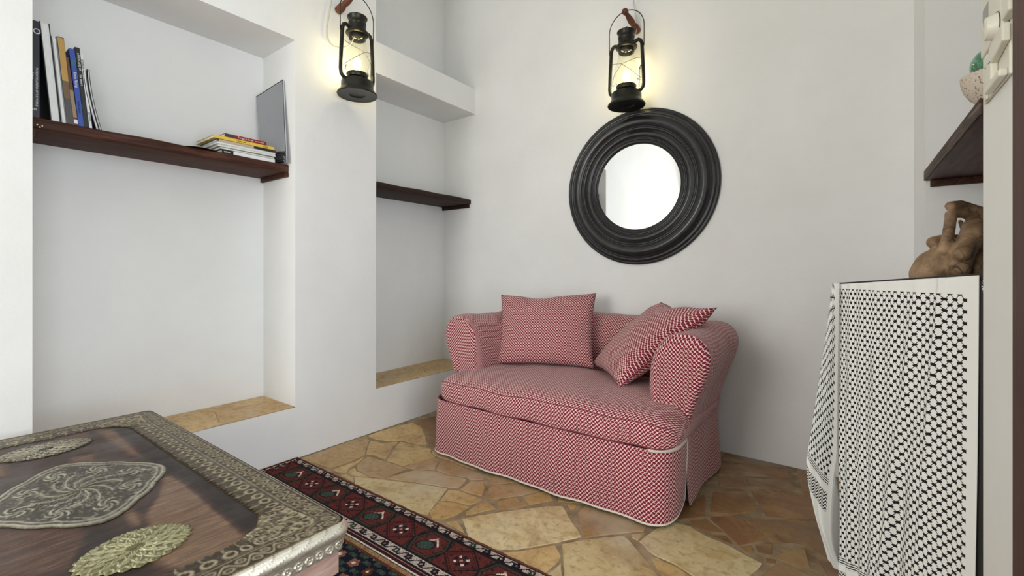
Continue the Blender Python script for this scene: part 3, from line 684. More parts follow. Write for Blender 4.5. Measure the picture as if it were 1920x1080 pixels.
# ================================================================ ROUND MIRROR
mir = thing('round_mirror', 'large round wall mirror with broad moulded black frame above the sofa', 'mirror', (-1.145, YB, 1.668))
mx = Matrix.Rotation(radians(90), 4, 'X')     # lathe axis z -> -y
PR = [(.522, 0), (.526, .010), (.522, .018), (.514, .021), (.510, .018), (.505, .019), (.500, .026), (.492, .029), (.484, .027), (.480, .031),
      (.470, .043), (.455, .052), (.438, .056), (.420, .053), (.407, .045), (.400, .037), (.396, .037), (.390, .041), (.384, .040), (.378, .034),
      (.368, .037), (.356, .041), (.344, .040), (.334, .033), (.330, .027), (.326, .027), (.322, .031), (.316, .031), (.312, .025),
      (.308, .024), (.304, .027), (.299, .026), (.296, .020), (.290, .017), (.286, .010)]
PR2 = []
for i in range(len(PR) - 1):
    for k in range(3):
        q = k / 3; PR2.append((PR[i][0] * (1 - q) + PR[i + 1][0] * q, PR[i][1] * (1 - q) + PR[i + 1][1] * q))
PR2.append(PR[-1])
MB().lathe(PR2, 160, mx).build('frame', M['black_lacquer'], mir, sharp=60)
mg = MB(); mg.add([mx @ Vector((.291 * cos(2 * pi * k / 128), .291 * sin(2 * pi * k / 128), zz)) for zz in (.009, .012) for k in range(128)],
       [tuple(range(128)), tuple(range(128, 256))] + [(k, (k + 1) % 128, 128 + (k + 1) % 128, 128 + k) for k in range(128)])
mg.build('mirror_glass', M['mirror'], mir, smooth=False)

# ================================================================ HURRICANE LANTERNS
def arc(cx, cz, r, a0, a1, n=10): return [(cx + r * cos(a0 + (a1 - a0) * k / n), 0, cz + r * sin(a0 + (a1 - a0) * k / n)) for k in range(n + 1)]
def make_lantern(label):
    L = thing('hurricane_lantern', label, 'lantern', group='hurricane lanterns hanging from wall pegs')
    bmx = M['black_metal']
    MB().lathe([(0.0005, .012), (.045, .010), (.05, .004), (.1, .003), (.118, .000), (.121, .006), (.116, .016), (.101, .030), (.096, .045), (.096, .078), (.093, .086),
                (.08, .092), (.0005, .094)], 56).build('fuel_tank', bmx, L)
    MB().lathe([(.030, .09), (.034, .102), (.058, .110), (.062, .118), (.060, .136), (.056, .138), (.052, .128), (.030, .122), (.012, .13), (.012, .15), (.0005, .151)], 40).build('burner', bmx, L)
    mb = MB()
    for k in range(22):
        a = 2 * pi * k / 22; mb.tube([(.0605 * cos(a), .0605 * sin(a), .119), (.064 * cos(a), .064 * sin(a), .1335)], .0022, 5)
    mb.build('burner_gallery', M['brass_dark'], L)
    MB().lathe([(.050, .134), (.058, .155), (.069, .182), (.074, .21), (.0735, .235), (.066, .27), (.056, .305), (.049, .335), (.046, .35)], 48).build('glass_globe', M['lamp_glass'], L)
    MB().lathe([(.0005, .372), (.040, .370), (.046, .352), (.050, .350), (.052, .356), (.050, .372), (.066, .378), (.070, .384), (.068, .392), (.054, .402), (.052, .412),
                (.0515, .442), (.054, .446), (.052, .450), (.052, .466), (.058, .476), (.061, .484), (.059, .488), (.03, .491), (.0005, .492)], 48).build('hood', bmx, L)
    mb = MB()
    for k in range(9):
        a = 2 * pi * k / 9; mb.lathe([(0.0005, 0), (.006, 0)], 10, Matrix.Translation((.03 * cos(a), .03 * sin(a), .3695)))
    mb.build('hood_vents', M['white_plastic'], L)
    MB().tube([(-.013, 0, .489), (-.015, 0, .505), (-.008, 0, .518), (0, 0, .521), (.008, 0, .518), (.015, 0, .505), (.013, 0, .489)], .0022, 6).build('top_ring', bmx, L)
    for s in (-1, 1):
        P = [(s * .070, 0, .082), (s * .100, 0, .090), (s * .112, 0, .104), (s * .116, 0, .13), (s * .112, 0, .25), (s * .106, 0, .36)]
        P += [(s * .104, 0, .385), (s * .096, 0, .405), (s * .082, 0, .414), (s * .066, 0, .410), (s * .050, 0, .402)]
        MB().tube(P, .0115, 12).build('side_tube', bmx, L)
    # globe guard wires and the little lift lever
    mb = MB()
    for s in (-1, 1):
        mb.tube([(s * .105, .02 * s, .30), (s * .075, -.03, .285), (0, -.078, .25), (-s * .06, -.055, .20), (-s * .10, 0, .16)], .0014, 5)
        mb.tube([(s * .098, 0, .15), (s * .082, 0, .155), (s * .078, 0, .17), (s * .06, .03, .15)], .0016, 5)
    for q in (0, 1, 2): mb.tube([(.088 + q * .006, -.012, .10), (.092 + q * .004, -.012, .22 + .012 * q)], .0013, 5)
    mb.tube([(.092, -.012, .215), (.098, -.014, .235), (.106, -.014, .24), (.104, -.013, .225), (.096, -.012, .216)], .0014, 5)
    mb.build('guard_wire', bmx, L)
    # swinging bail handle
    P = [(-.118, 0, .365), (-.119, 0, .50)] + [(-.119 * cos(a), 0, .50 + .125 * sin(a)) for a in [pi * k / 16 for k in range(1, 16)]] + [(.119, 0, .50), (.118, 0, .365)]
    MB().tube(P, .0030, 7).build('bail_handle', bmx, L)
    MB().lathe([(.0005, .135), (.010, .137), (.013, .150), (.014, .163), (.021, .180), (.0245, .198), (.022, .216), (.013, .230), (.0005, .234)], 24).build('light_bulb', M['bulb'], L)
    pl = bpy.data.lights.new('lantern_light', 'POINT'); pl.energy = 5.0; pl.color = (1.0, 0.84, 0.42); pl.shadow_soft_size = .036
    po = bpy.data.objects.new('lantern_light', pl); po.location = (0, 0, .200); po.parent = L; col.objects.link(po)
    return L
la = make_lantern('lit black hurricane lantern on the pier between the two left niches')
la.location = (-2.455, 1.698, 2.19); la.rotation_euler = (0, 0, radians(90))
lb = copy_tree(la); lb['label'] = 'lit black hurricane lantern on the back wall just above the round mirror'
lb.location = (-1.165, 2.83, 2.176); lb.rotation_euler = (0, 0, 0)
def peg(label, base, d, L):
    o = thing('wall_peg', label, 'peg', base, group='turned wooden lantern pegs')
    q = Vector((0, 0, 1)).rotation_difference(Vector(d).normalized()).to_matrix().to_4x4()
    PRF = [(0.0005, 0), (.021, 0), (.024, .004), (.024, .040), (.021, .050), (.017, .056), (.018, .062), (.021, .085), (.019, .110), (.0145, .136), (.0135, .146), (.018, .152),
           (.0205, .160), (.0195, .172), (.014, .178), (.0005, .179)]
    MB().lathe([(r, z * L / .179) for r, z in PRF], 28, q).build('turned_peg', M['peg_wood'], o, sharp=60); return o
peg('turned wooden wall peg holding the lantern on the left pier', (XL, 1.655, 2.745), (1, .12, .42), .19)
peg('turned wooden wall peg holding the lantern above the mirror', (-1.145, YB, 2.722), (-.12, -1, .38), .20)
# cords
P = [(-2.587, 1.612, 3.4), (-2.587, 1.612, 2.90), (-2.585, 1.598, 2.76), (-2.582, 1.582, 2.67), (-2.582, 1.570, 2.59), (-2.575, 1.574, 2.53), (-2.56, 1.595, 2.495), (-2.53, 1.625, 2.485), (-2.49, 1.665, 2.50), (-2.47, 1.69, 2.57)]
def smooth_path(P, n=6):
    out = []
    for i in range(len(P) - 1):
        p0 = Vector(P[max(0, i - 1)]); p1 = Vector(P[i]); p2 = Vector(P[i + 1]); p3 = Vector(P[min(len(P) - 1, i + 2)])
        for k in range(n):
            t_ = k / n; out.append(0.5 * ((2 * p1) + (-p0 + p2) * t_ + (2 * p0 - 5 * p1 + 4 * p2 - p3) * t_ ** 2 + (-p0 + 3 * p1 - 3 * p2 + p3) * t_ ** 3))
    return out + [Vector(P[-1])]
tag(MB().tube(smooth_path(P), .0042, 8).build('lamp_cord', M['clear_wire']), 'pale looping electric cord feeding the lantern on the left pier', 'cord')
tag(MB().tube(smooth_path([(-1.175, YB - .004, 2.955), (-1.165, YB - .02, 2.90), (-1.145, YB - .03, 2.80), (-1.135, YB - .05, 2.70), (-1.15, YB - .10, 2.62)]), .0022, 6).build('lamp_cord', M['clear_wire']),
    'thin cord dropping from the plaster patch to the lantern above the mirror', 'cord')
mb = MB(); mb.grid(lambda a, b: ((-1.172 + (0.012 + 0.045 * b) * cos(2 * pi * a) * (1 + .1 * sin(9 * 2 * pi * a)), YB - 0.006 * sin(pi * min(1, b * 1.0)) ** .6 - .0005, 2.962 + (0.012 + 0.04 * b) * sin(2 * pi * a) * (1 + .08 * sin(7 * 2 * pi * a)))), 40, 8)
tag(mb.build('plaster_patch', M['plaster']), 'rough white plaster patch where the lantern cord leaves the back wall', 'plaster patch')
# ================================================================ COFFEE TABLE
TX0, TX1, TY0, TY1, TZ = -2.495, -1.00, -0.06, 0.668, 0.482
ctx, cty = (TX0 + TX1) / 2, (TY0 + TY1) / 2; hx, hy = (TX1 - TX0) / 2, (TY1 - TY0) / 2
tbl = thing('coffee_table', 'low dark wood coffee table with embossed brass border and medallions', 'table', (ctx, cty, 0))
FIG = [(.70, [(-1.667, 0.476), (-1.658, 0.49), (-1.551, 0.502), (-1.227, 0.492), (-1.092, 0.49), (-1.079, 0.452), (-1.112, 0.363), (-1.114, 0.347), (-1.184, 0.325), (-1.443, 0.376), (-1.535, 0.43)]),
 (.62, [(-2.383, 0.456), (-2.33, 0.501), (-2.119, 0.503), (-1.874, 0.486), (-1.951, 0.468), (-2.198, 0.457)]),
 (.74, [(-1.503, 0.343), (-1.495, 0.366), (-1.394, 0.358), (-1.392, 0.338)]), (.56, [(-2.089, 0.336), (-2.074, 0.397), (-1.962, 0.384), (-2.02, 0.332)]),
 (.5, [(-2.405, 0.339), (-2.373, 0.437), (-2.273, 0.424), (-2.322, 0.342)]), (.10, [(-2.352, 0.506), (-2.353, 0.589), (-1.626, 0.571), (-1.177, 0.573), (-1.153, 0.487), (-1.611, 0.502), (-1.834, 0.488)]),
 (.46, [(-1.63, 0.144), (-1.489, 0.258), (-1.359, 0.279), (-1.295, 0.213), (-1.38, 0.122), (-1.5, .02)]), (.14, [(-1.48, .30), (-1.30, .30), (-1.12, .31), (-1.12, .20), (-1.3, .21), (-1.46, .27)]),
 (.66, [(-1.95, .12), (-1.70, .10), (-1.62, .02), (-1.9, .03)]), (.6, [(-2.35, .05), (-2.1, .08), (-2.05, .2), (-2.2, .2)])]
def fig(x, y):
    s = 0
    for dx, dy in ((.006, 0), (-.006, .003), (0, .006), (0, -.006), (.01, -.008), (-.01, .008)):
        v = .31
        for val_, pl_ in FIG:
            if inside((x + dx, y + dy), pl_): v = val_
        s += v / 6
    return s
top = MB(); top.grid(lambda a, b: (-hx + .012 + a * (2 * hx - .024), -hy + .012 + b * (2 * hy - .024), TZ - .004), 245, 117)
top.rel = [fig(p[0] + ctx, p[1] + cty) for p in top.v]
top.box(-hx + .012, hx - .012, -hy + .012, hy - .012, .405, TZ - .0045); top.rel += [.3] * 8
tt_ = top.build('table_top', M['table_wood'], tbl, smooth=False); tt_.data.color_attributes[0].name = 'figure'
def rrect(s, hx_, hy_, r):
    """point and outward normal on a rounded rectangle at arc length s (counter-clockwise from right side)"""
    segs = [2 * (hy_ - r), pi * r / 2, 2 * (hx_ - r), pi * r / 2] * 2; tot = sum(segs); s = (s % 1.0) * tot
    cs = [(hx_ - r, hy_ - r), (-(hx_ - r), hy_ - r), (-(hx_ - r), -(hy_ - r)), (hx_ - r, -(hy_ - r))]
    for k in range(8):
        if s <= segs[k] + 1e-9:
            side = k // 2; base = pi / 2 * side
            if k % 2 == 0:
                c = cs[side - 1]; n = (cos(base), sin(base)); tt = (-sin(base), cos(base))
                st = (cs[side - 1][0] + n[0] * r, cs[side - 1][1] + n[1] * r)
                return (st[0] + tt[0] * s, st[1] + tt[1] * s), n
            a = base + s / r; c = cs[side]; return (c[0] + r * cos(a), c[1] + r * sin(a)), (cos(a), sin(a))
        s -= segs[k]
    return (hx_, 0), (1, 0)
PER = 4 * (hx + hy)
def hsh(i, j=0):
    x = sin(i * 127.1 + j * 311.7) * 43758.5453; return x - math.floor(x)
def vnoise(x, y):
    xi, yi = math.floor(x), math.floor(y); fx, fy = x - xi, y - yi; fx = fx * fx * (3 - 2 * fx); fy = fy * fy * (3 - 2 * fy)
    return (hsh(xi, yi) * (1 - fx) + hsh(xi + 1, yi) * fx) * (1 - fy) + (hsh(xi, yi + 1) * (1 - fx) + hsh(xi + 1, yi + 1) * fx) * fy
def ridge(t_, c, wd): return max(0, 1 - abs(t_ - c) / wd)
def border_h(S, q):
    """embossing height (m): S metres along, q 0 outer .. 1 inner"""
    h = 0.0012 * ridge(q, .03, .03) + .0013 * ridge(q, .47, .03) + .0008 * ridge(q, .54, .02)
    if .06 < q < .45:
        u = S / .060; k = (q - .06) / .39
        g = abs(k - .5 - .30 * sin(2 * pi * u)); h += .0022 * max(0, 1 - g / .12)
        for sg in (0, .5):
            du_ = ((u + sg + .25) % 1) - .5; cc_ = .68 if sg else .32
            h += .0016 * max(0, 1 - abs(math.hypot(du_ * 1.1, (k - cc_)) - .17) / .08) + .0016 * max(0, 1 - math.hypot(du_ * 1.1, k - cc_) / .07)
    if q > 1.5:
        q -= 2
        return .0024 * ridge(q, .02, .02)
    if .56 < q < .98:
        u = S / .044; k = (q - .56) / .42
        ul = u % 1 - .5; cv_ = abs(math.hypot(ul * 1.0, (k - .30) * 1.25) - .30); h += .0022 * max(0, 1 - cv_ / .12) + .0014 * max(0, 1 - abs(ul - .18 * sin(6 * k)) / .09) * (k > .45) 
    return h + .0004 * vnoise(S * 300, q * 34)
NB = 2600
mb = MB()
def bpt(a, b):
    (ox, oy), n = rrect(a, hx - .004, hy - .004, .035)
    # inner boundary: rounded inside corners give the corner spandrels
    ri = .115; qx = max(-(hx - .116 - ri), min(hx - .116 - ri, ox)); qy = max(-(hy - .116 - ri), min(hy - .116 - ri, oy))
    dl = math.hypot(ox - qx, oy - qy); ix, iy = qx + (ox - qx) / dl * ri, qy + (oy - qy) / dl * ri
    S = a * PER; tooth = .011 * (1 - abs(2 * ((S / .019) % 1) - 1))
    px, py = ox + (ix - ox) * b, oy + (iy - oy) * b
    L = math.hypot(ix - ox, iy - oy) or 1
    px += (ix - ox) / L * tooth * max(0, (b - .85) / .15); py += (iy - oy) / L * tooth * max(0, (b - .85) / .15)
    qd = b * L / .114; hgt = border_h(S, min(1, qd))
    if L > .125 and qd > .56:   # leafy scrollwork in the corner spandrels
        r1 = vnoise(px * 95 + 40, py * 95 + 20); r2 = vnoise(px * 210, py * 210 + 9)
        hgt = .0022 * (1 - abs(2 * r1 - 1)) ** 5 + .0010 * (1 - abs(2 * r2 - 1)) ** 2 + (.0016 if abs(qd - .60) < .02 else 0)
    return (px, py, TZ - .0035 + .002 + hgt * (1 if b < .99 else 0) - (.002 if b >= .999 else 0))
mb.grid(bpt, NB, 34, wrapu=True)
mb.rel = [min(1, max(0, (p[2] - (TZ - .0015)) / .0024)) for p in mb.v]
mb.build('brass_border', M['brass'], tbl, sharp=180)
def medallion(cx, cy, rx, ry, npet, outl, name, m, label, engrave):
    mb = MB(); NA, NR = 360, 44
    def f(a, b):
        th = 2 * pi * a; R = outl(th); q = b
        x, y = cx + rx * R * q * cos(th), cy + ry * R * q * sin(th)
        return (x, y, TZ - .003 + (0 if b > .995 else .0018) + (engrave(th, q) if b < .995 else 0))
    mb.grid(f, NA, NR, wrapu=True); mb.rel = [min(1, max(0, (p[2] - (TZ - .0012)) / .0020)) for p in mb.v]; o = mb.build(name, m, tbl, sharp=180, label=label); return o
def out_center(th):
    # pointed ends, ogee sides
    c = abs(cos(th)); s = abs(sin(th)); base = 1 / ((c ** 1.28 + s ** 1.28) ** (1 / 1.28))
    return base * (1 + .030 * abs(sin(6 * th)))
def eng_center(th, q):
    h = .0024 * ridge(q, .955, .03) + .0022 * ridge(q, .88, .02)
    if q < .48:
        h += .0022 * (max(0, sin(11 * (th + 2.3 * q))) ** 7) * min(1, q * 9) + .0012 * (max(0, sin(22 * (th + 2.3 * q) + 2)) ** 6) * (1 if int(q * 70) % 2 else 0)
    for k in range(8):
        a = 2 * pi * k / 8 + .2; d = math.hypot(q * cos(th) - .66 * cos(a), q * sin(th) - .66 * sin(a))
        if d < .15: h += .0020 * max(0, sin(d * 70 + 5 * math.atan2(q * sin(th) - .66 * sin(a), q * cos(th) - .66 * cos(a))))
    return h + .0012 * max(0, vnoise(q * 34, th * 20) - .62) * 2.6 + .0003 * vnoise(q * 70, th * 50)
def out_leaf(th):
    c = abs(cos(th)); s = abs(sin(th)); base = 1 / ((c ** 1.8 + s ** 1.8) ** (1 / 1.8))
    return base * (1 - .09 * abs((th * 24 / (2 * pi)) % 1 - .5) * 2)
def eng_leaf(th, q):
    h = 0
    for ringi, (q0, n) in enumerate(((.16, 10), (.36, 14), (.58, 18), (.80, 24))):
        k = (q - q0) / .24
        if 0 < k < 1:
            ph = (th * n / (2 * pi) + .5 * (ringi % 2)) % 1; wv = 1 - abs(2 * ph - 1)
            h += .0010 * max(0, wv - k * .9) + (.0020 if abs(wv - k * .95) < .12 else 0) + (.0012 if abs(ph - .5) < .06 and wv > k * .95 else 0)
    return h + .0006 * vnoise(q * 45, th * 30)
def turned(f): return lambda th: f(th - 0.0)
medallion(0, 0, .272, .200, 9, out_center, 'center_medallion', M['brass_dark'], 'large pointed oval brass medallion with swirling petals', eng_center)
medallion(.465, .012, .092, .110, 24, out_leaf, 'leaf_medallion', M['brass_pale'], 'pale leafy brass medallion nearest the camera', eng_leaf)
medallion(-.49, 0, .090, .125, 24, out_leaf, 'leaf_medallion', M['brass_dark'], 'leafy brass medallion at the far end', eng_leaf)
# moulded metal edge
def edge_pt(a, b):
    (x, y), n = rrect(a, hx - .006, hy - .006, .022); S = a * PER
    z = TZ - b * .070
    if b < .62:
        k = b / .62; o = .002 + .012 * sin(pi * k) ** .8
        o += .0007 * max(0, 1 - abs(((S / .042 + 1.1 * sin(pi * (k - .5)) * .9) % 1) - .5) * 14)
        o += .0015 * ridge(b, .03, .04)
    else:
        k = (b - .62) / .38; u = (S / .026) % 1; d = math.hypot(u - .5, (k - .45) * .95)
        o = .001 + (.0028 if .24 < d < .38 else 0) + (.002 if d < .1 else 0) + .0012 * ridge(k, .02, .1)
    return (x + n[0] * o, y + n[1] * o, z)
mb = MB(); mb.grid(edge_pt, 1900, 26, wrapu=True)
def _er(S, b):
    if b < .62: return .85 - .7 * max(0, 1 - abs(((S / .042 + 1.1 * sin(pi * (b / .62 - .5)) * .9) % 1) - .55) * 16)
    k = (b - .62) / .38; d = math.hypot((S / .026) % 1 - .5, (k - .45) * .95); return 1.0 if (.24 < d < .38 or d < .1) else .45
mb.rel = [max(0, min(1, _er((i / 1900) * PER, j / 26))) for i in range(1900) for j in range(27)]
mb.build('metal_edging', M['silvered'], tbl, sharp=180)
mb = MB()
ring = [rrect(k / 160, hx - .010, hy - .010, .02)[0] for k in range(160)]
V = [(x, y, z) for z in (.413, .355) for x, y in ring] + [(x * .955, y * .93, .355) for x, y in ring] + [(x * .955, y * .93, .413) for x, y in ring]
F = [(r * 160 + k, r * 160 + (k + 1) % 160, ((r + 1) % 4) * 160 + (k + 1) % 160, ((r + 1) % 4) * 160 + k) for r in range(4) for k in range(160)]
mb.add(V, F); mb.build('apron', M['apron_wood'], tbl, sharp=40, bevel=0)
for sx in (-1, 1):
    for sy in (-1, 1):
        x, y = sx * (hx - .085), sy * (hy - .10)
        mb = MB(); mb.lathe([(.0005, .0115), (.026, .0115), (.032, .025), (.024, .045), (.034, .09), (.036, .16), (.028, .24), (.034, .27), (.034, .30)], 4 * 8, Matrix.Translation((x, y, 0)))
        mb.box(x - .036, x + .036, y - .036, y + .036, .29, .412); mb.build('leg', M['leg_wood'], tbl, sharp=40)

# ================================================================ RUG
RX0, RX1, RY1, RY0 = -2.592, 0.10, 1.386, -0.62
PAL = {'brown': (92, 52, 38), 'white': (186, 170, 158), 'navy': (24, 26, 40), 'red': (96, 46, 42), 'dred': (64, 32, 34), 'green': (62, 78, 70), 'black': (34, 28, 32),
       'pink': (178, 120, 112), 'cream': (214, 204, 190), 'dgreen': (52, 62, 50), 'ochre': (150, 120, 84), 'rose': (132, 88, 72)}
def flower(dx, dy, r):
    d = math.hypot(dx, dy); a = math.atan2(dy, dx)
    R = r * (0.72 + 0.28 * abs(cos(2.5 * a)))
    return d / R
def border_w(X, v, wd, ph):
    """small white border with a dark vine; v in 0..wd"""
    if v < .004 or v > wd - .004: return 'black'
    k = (X + ph) / .142; j = math.floor(k + .5); dx = (k - j) * .142; cy = wd * .5
    f = flower(dx, v - cy, .0185)
    if f < .35: return 'rose'
    if f < 1: return 'navy' if (hsh(j, 3) > .35) else 'black'
    k2 = k + .5; j2 = math.floor(k2 + .5); dx2 = (k2 - j2) * .142
    f = flower(dx2, v - cy, .0165)
    if f < .3: return 'white'
    if f < 1: return 'black' if (j2 % 2) else 'dgreen'
    vy = cy + wd * .26 * sin(2 * pi * (X + ph) / .071)
    if abs(v - vy) < .0042: return 'navy'
    if abs(dx) < .034 and abs(abs(dx) - .027) + abs(v - (cy + (.009 if dx > 0 else -.009))) < .006: return 'black'
    return 'white'
def knot(X, Y):
    v = RY1 - Y; ex = X - RX0        # distance from long edge and from the end
    n = hsh(int(X * 900), int(Y * 900))
    if v < .008: return 'brown'
    if ex < .012: return 'brown'
    if ex < .050:
        k = int(X / .004 + 50) % 2
        if ex < .022: return 'black' if int(Y / .008) % 2 else 'brown'
        if ex < .028: return 'cream' if int(Y / .012) % 3 else 'black'
        return 'black' if (int(Y / .010) + int(ex / .007)) % 3 else ('pink' if int(Y / .02) % 2 else 'dred')
    if v < .045: return border_w(X, v - .008, .037, 2.264)
    if v < .206:
        w_ = v - .045; cy = .0805; y = cy - w_
        if w_ < .004 or w_ > .157: return 'black'
        if w_ < .009 or w_ > .152: return 'navy' if int(X / .01) % 2 else 'dred'
        k = (X + 2.383) / .347; j = math.floor(k + .5); dx = (k - j) * .347      # hexagon with boteh
        k2 = (X + 2.211) / .347; j2 = math.floor(k2 + .5); d2 = (k2 - j2) * .347  # rosette
        hexd = max(abs(dx) * .86 + abs(y) * .46, abs(y) * .98)
        if abs(dx) < .088:
            hd = max(abs(dx) * 1.0 + abs(y) * .45 - .006, abs(y) + .006)
            if abs(hd - .074) < .0045: return 'dgreen'
            if abs(hd - .0835) < .0045 or abs(hd - .066) < .0022: return 'black'
            if hd < .0705:
                e = math.hypot((dx + .008 - y * .25) / .034, (y + .012) / .027)
                top = abs(abs(dx - .004) * .9 + (y - .036) * 1.0 - .003)     # cream chevron roof
                if e < 1: return 'green' if (int(X / .0045) + int(Y / .0045)) % 5 else 'dgreen'
                if e < 1.22: return 'black'
                if top < .005 and y > -.005 and abs(dx) < .043: return 'cream'
                if abs(math.hypot(dx, y - .045)) < .006: return 'pink'
                for sx in (-1, 1):
                    for sy in (-1, 1):
                        if abs(dx - sx * .048) + abs(y - sy * .028) < .006: return 'black'
                return 'red'
        if abs(d2) < .088:
            if abs(d2) + abs(y) < .0095: return 'pink'
            if .012 < abs(d2) + abs(y) < .016: return 'black'
            for kk in range(8):
                a = 2 * pi * kk / 8; qx, qy = .027 * cos(a), .023 * sin(a)
                if abs(d2 - qx) + abs(y - qy) < .0085: return 'cream' if kk % 2 else 'navy'
                if abs(d2 - qx) + abs(y - qy) < .0115: return 'black'
            for sx in (-1, 1):
                if abs(d2 - sx * .056) + abs(y) < .006: return 'black'
                for sy in (-1, 1):
                    if abs(abs(d2) * .8 + abs(y) * 1.0 - .072) < .004 or abs(abs(d2) * .8 + abs(y) - .060) < .0018: return 'black'
                    if abs(d2 - sx * .045) + abs(y - sy * .05) < .006: return 'navy'
            return 'red'
        if abs(y) > .045: return 'dgreen' if int((X + y) / .012) % 2 else 'dred'
        return 'dred' if int((X - y) / .011) % 3 else 'black'
    if v < .252: return border_w(X, v - .206, .046, 2.20)
    if v < .318:
        w_ = v - .252
        if w_ < .006: return 'black'
        if w_ < .012: return 'pink'
        if w_ < .026: return 'black' if abs(((X / .018) % 1) - .5) * .03 + abs(w_ - .019) < .009 else 'dred'
        if w_ < .031: return 'cream'
        if w_ < .037: return 'black'
        if w_ < .055: return 'ochre' if hsh(int(X * 230), 1) > .2 else 'rose'
        return 'brown'
    # dark blue field scattered with small flowers
    gx, gy = X / .085, v / .075; jx = math.floor(gx + .5); jy = math.floor(gy + .5)
    ox = .014 * (hsh(jx, jy) - .5) + (.042 if jy % 2 else 0)
    gx = (X - ox) / .085; jx = math.floor(gx + .5); dx = (gx - jx) * .085; dy = (gy - jy) * .075
    f = flower(dx, dy, .024)
    if f < .3: return 'cream'
    if f < 1: return ('rose', 'ochre', 'rose', 'brown')[int(hsh(jx, jy + 5) * 3.99)]
    if abs(abs(dx) - abs(dy)) < .003: return 'dgreen'
    if math.hypot(abs(dx) - .034, abs(dy) - .028) < .011: return 'green' if (jx + jy) % 2 else 'dgreen'
    return 'navy'
rug_bm = bmesh.new(); cl = rug_bm.loops.layers.color.new('knots'); ST = .0036
def rugpatch(x0, x1, y0, y1, st, z=.009):
    nx = int(round((x1 - x0) / st)); ny = int(round((y1 - y0) / st)); sx = (x1 - x0) / nx; sy = (y1 - y0) / ny
    g = [[rug_bm.verts.new((x0 + i * sx, y0 + j * sy, z + .0012 * sin((x0 + i * sx) * 7) + .0006 * hsh(i, j))) for j in range(ny + 1)] for i in range(nx + 1)]
    for i in range(nx):
        for j in range(ny):
            f = rug_bm.faces.new((g[i][j], g[i + 1][j], g[i + 1][j + 1], g[i][j + 1]))
            X, Y = x0 + (i + .5) * sx, y0 + (j + .5) * sy
            r, gg, b = PAL[knot(X, Y)]; k = .82 + .36 * hsh(i * 7 + 1, j * 3) ; c4 = (min(1, r * k / 255), min(1, gg * k / 255), min(1, b * k / 255), 1)
            for lp in f.loops: lp[cl] = c4
rugpatch(RX0, -.62, .90, RY1, ST)
rugpatch(-.62, RX1, .90, RY1, .008)
rugpatch(RX0, RX1, RY0, .90, .016)
zb = [rug_bm.verts.new(p) for p in [(RX0, RY0, .0015), (RX1, RY0, .0015), (RX1, RY1, .0015), (RX0, RY1, .0015), (RX0, RY0, .009), (RX1, RY0, .009), (RX1, RY1, .009), (RX0, RY1, .009)]]
for q in ((0, 3, 2, 1), (0, 1, 5, 4), (1, 2, 6, 5), (2, 3, 7, 6), (3, 0, 4, 7)):
    f = rug_bm.faces.new([zb[i] for i in q])
    for lp in f.loops: lp[cl] = (80 / 255, 44 / 255, 34 / 255, 1)
me = bpy.data.meshes.new('pile'); rug_bm.to_mesh(me); rug_bm.free()
m = mat('rug_pile', rough=0.95, spec=0.1); t = NT(m); vc = t.new('ShaderNodeVertexColor', layer_name='knots').outputs[0]
n = t.noise(t.coord(), 300, 3, 0.6); ab = t.noise(t.mapping(t.coord(), (30, 120, 1), (0, 0, .5)), 2, 4, .7)
mm = t.new('ShaderNodeMix', data_type='RGBA', blend_type='MULTIPLY'); mm.inputs[0].default_value = .6; t.link(vc, mm.inputs[6]); t.link(t.ramp(n, [(.3, (.55, .55, .55, 1)), (.65, (1.25, 1.25, 1.25, 1))]), mm.inputs[7])
t.link(mm.outputs[2], t.bsdf.inputs['Base Color']); t.bump(n, .5, .003)
me.materials.append(m)
rug = thing('rug', 'worn patterned rug with red, navy and cream borders under the coffee table', 'rug', (-1.25, .38, 0))
ro = bpy.data.objects.new('pile', me); col.objects.link(ro); rel(rug, ro)
mb = MB()
mb.tube([(RX0 + (RX1 - RX0) * k / 120, RY1 + .001 + .002 * sin(k * 1.7), .006) for k in range(121)], .005, 6)
rel(rug, mb.build('overcast_edge', mat('rug_edge', lin(96, 54, 40), .95)))
# ================================================================ BOOKS ON THE LEFT SHELF
SZ = 1.7325
def lean_slab(mb, y0, y1, z0, z1, x0, x1, n=14):
    """y0,y1: functions of height fraction"""
    V = []; F = []
    for k in range(n + 1):
        q = k / n; z = z0 + (z1 - z0) * q
        V += [(x0, y0(q), z), (x1, y0(q), z), (x1, y1(q), z), (x0, y1(q), z)]
    for k in range(n):
        for i in range(4): F.append((k * 4 + i, k * 4 + (i + 1) % 4, (k + 1) * 4 + (i + 1) % 4, (k + 1) * 4 + i))
    F += [(0, 1, 2, 3), (n * 4, n * 4 + 1, n * 4 + 2, n * 4 + 3)]
    mb.add(V, F, [(p[1], p[2]) for p in V])
PAGE = speckle(mat('page_edges', rough=0.85), lin(212, 212, 208), lin(240, 240, 238), 30, 2, 0.3, 500, 0.001, (1, 60, 1))
_bk = {}
def bookmat(rgb, rough=0.4):
    k = (rgb, rough)
    if k not in _bk: _bk[k] = mat('book_cover', lin(*rgb), rough)
    return _bk[k]
WHITE_INK = mat('pale_ink', lin(226, 226, 226), 0.6); BLACK_INK = mat('dark_ink', lin(20, 20, 24), 0.6)
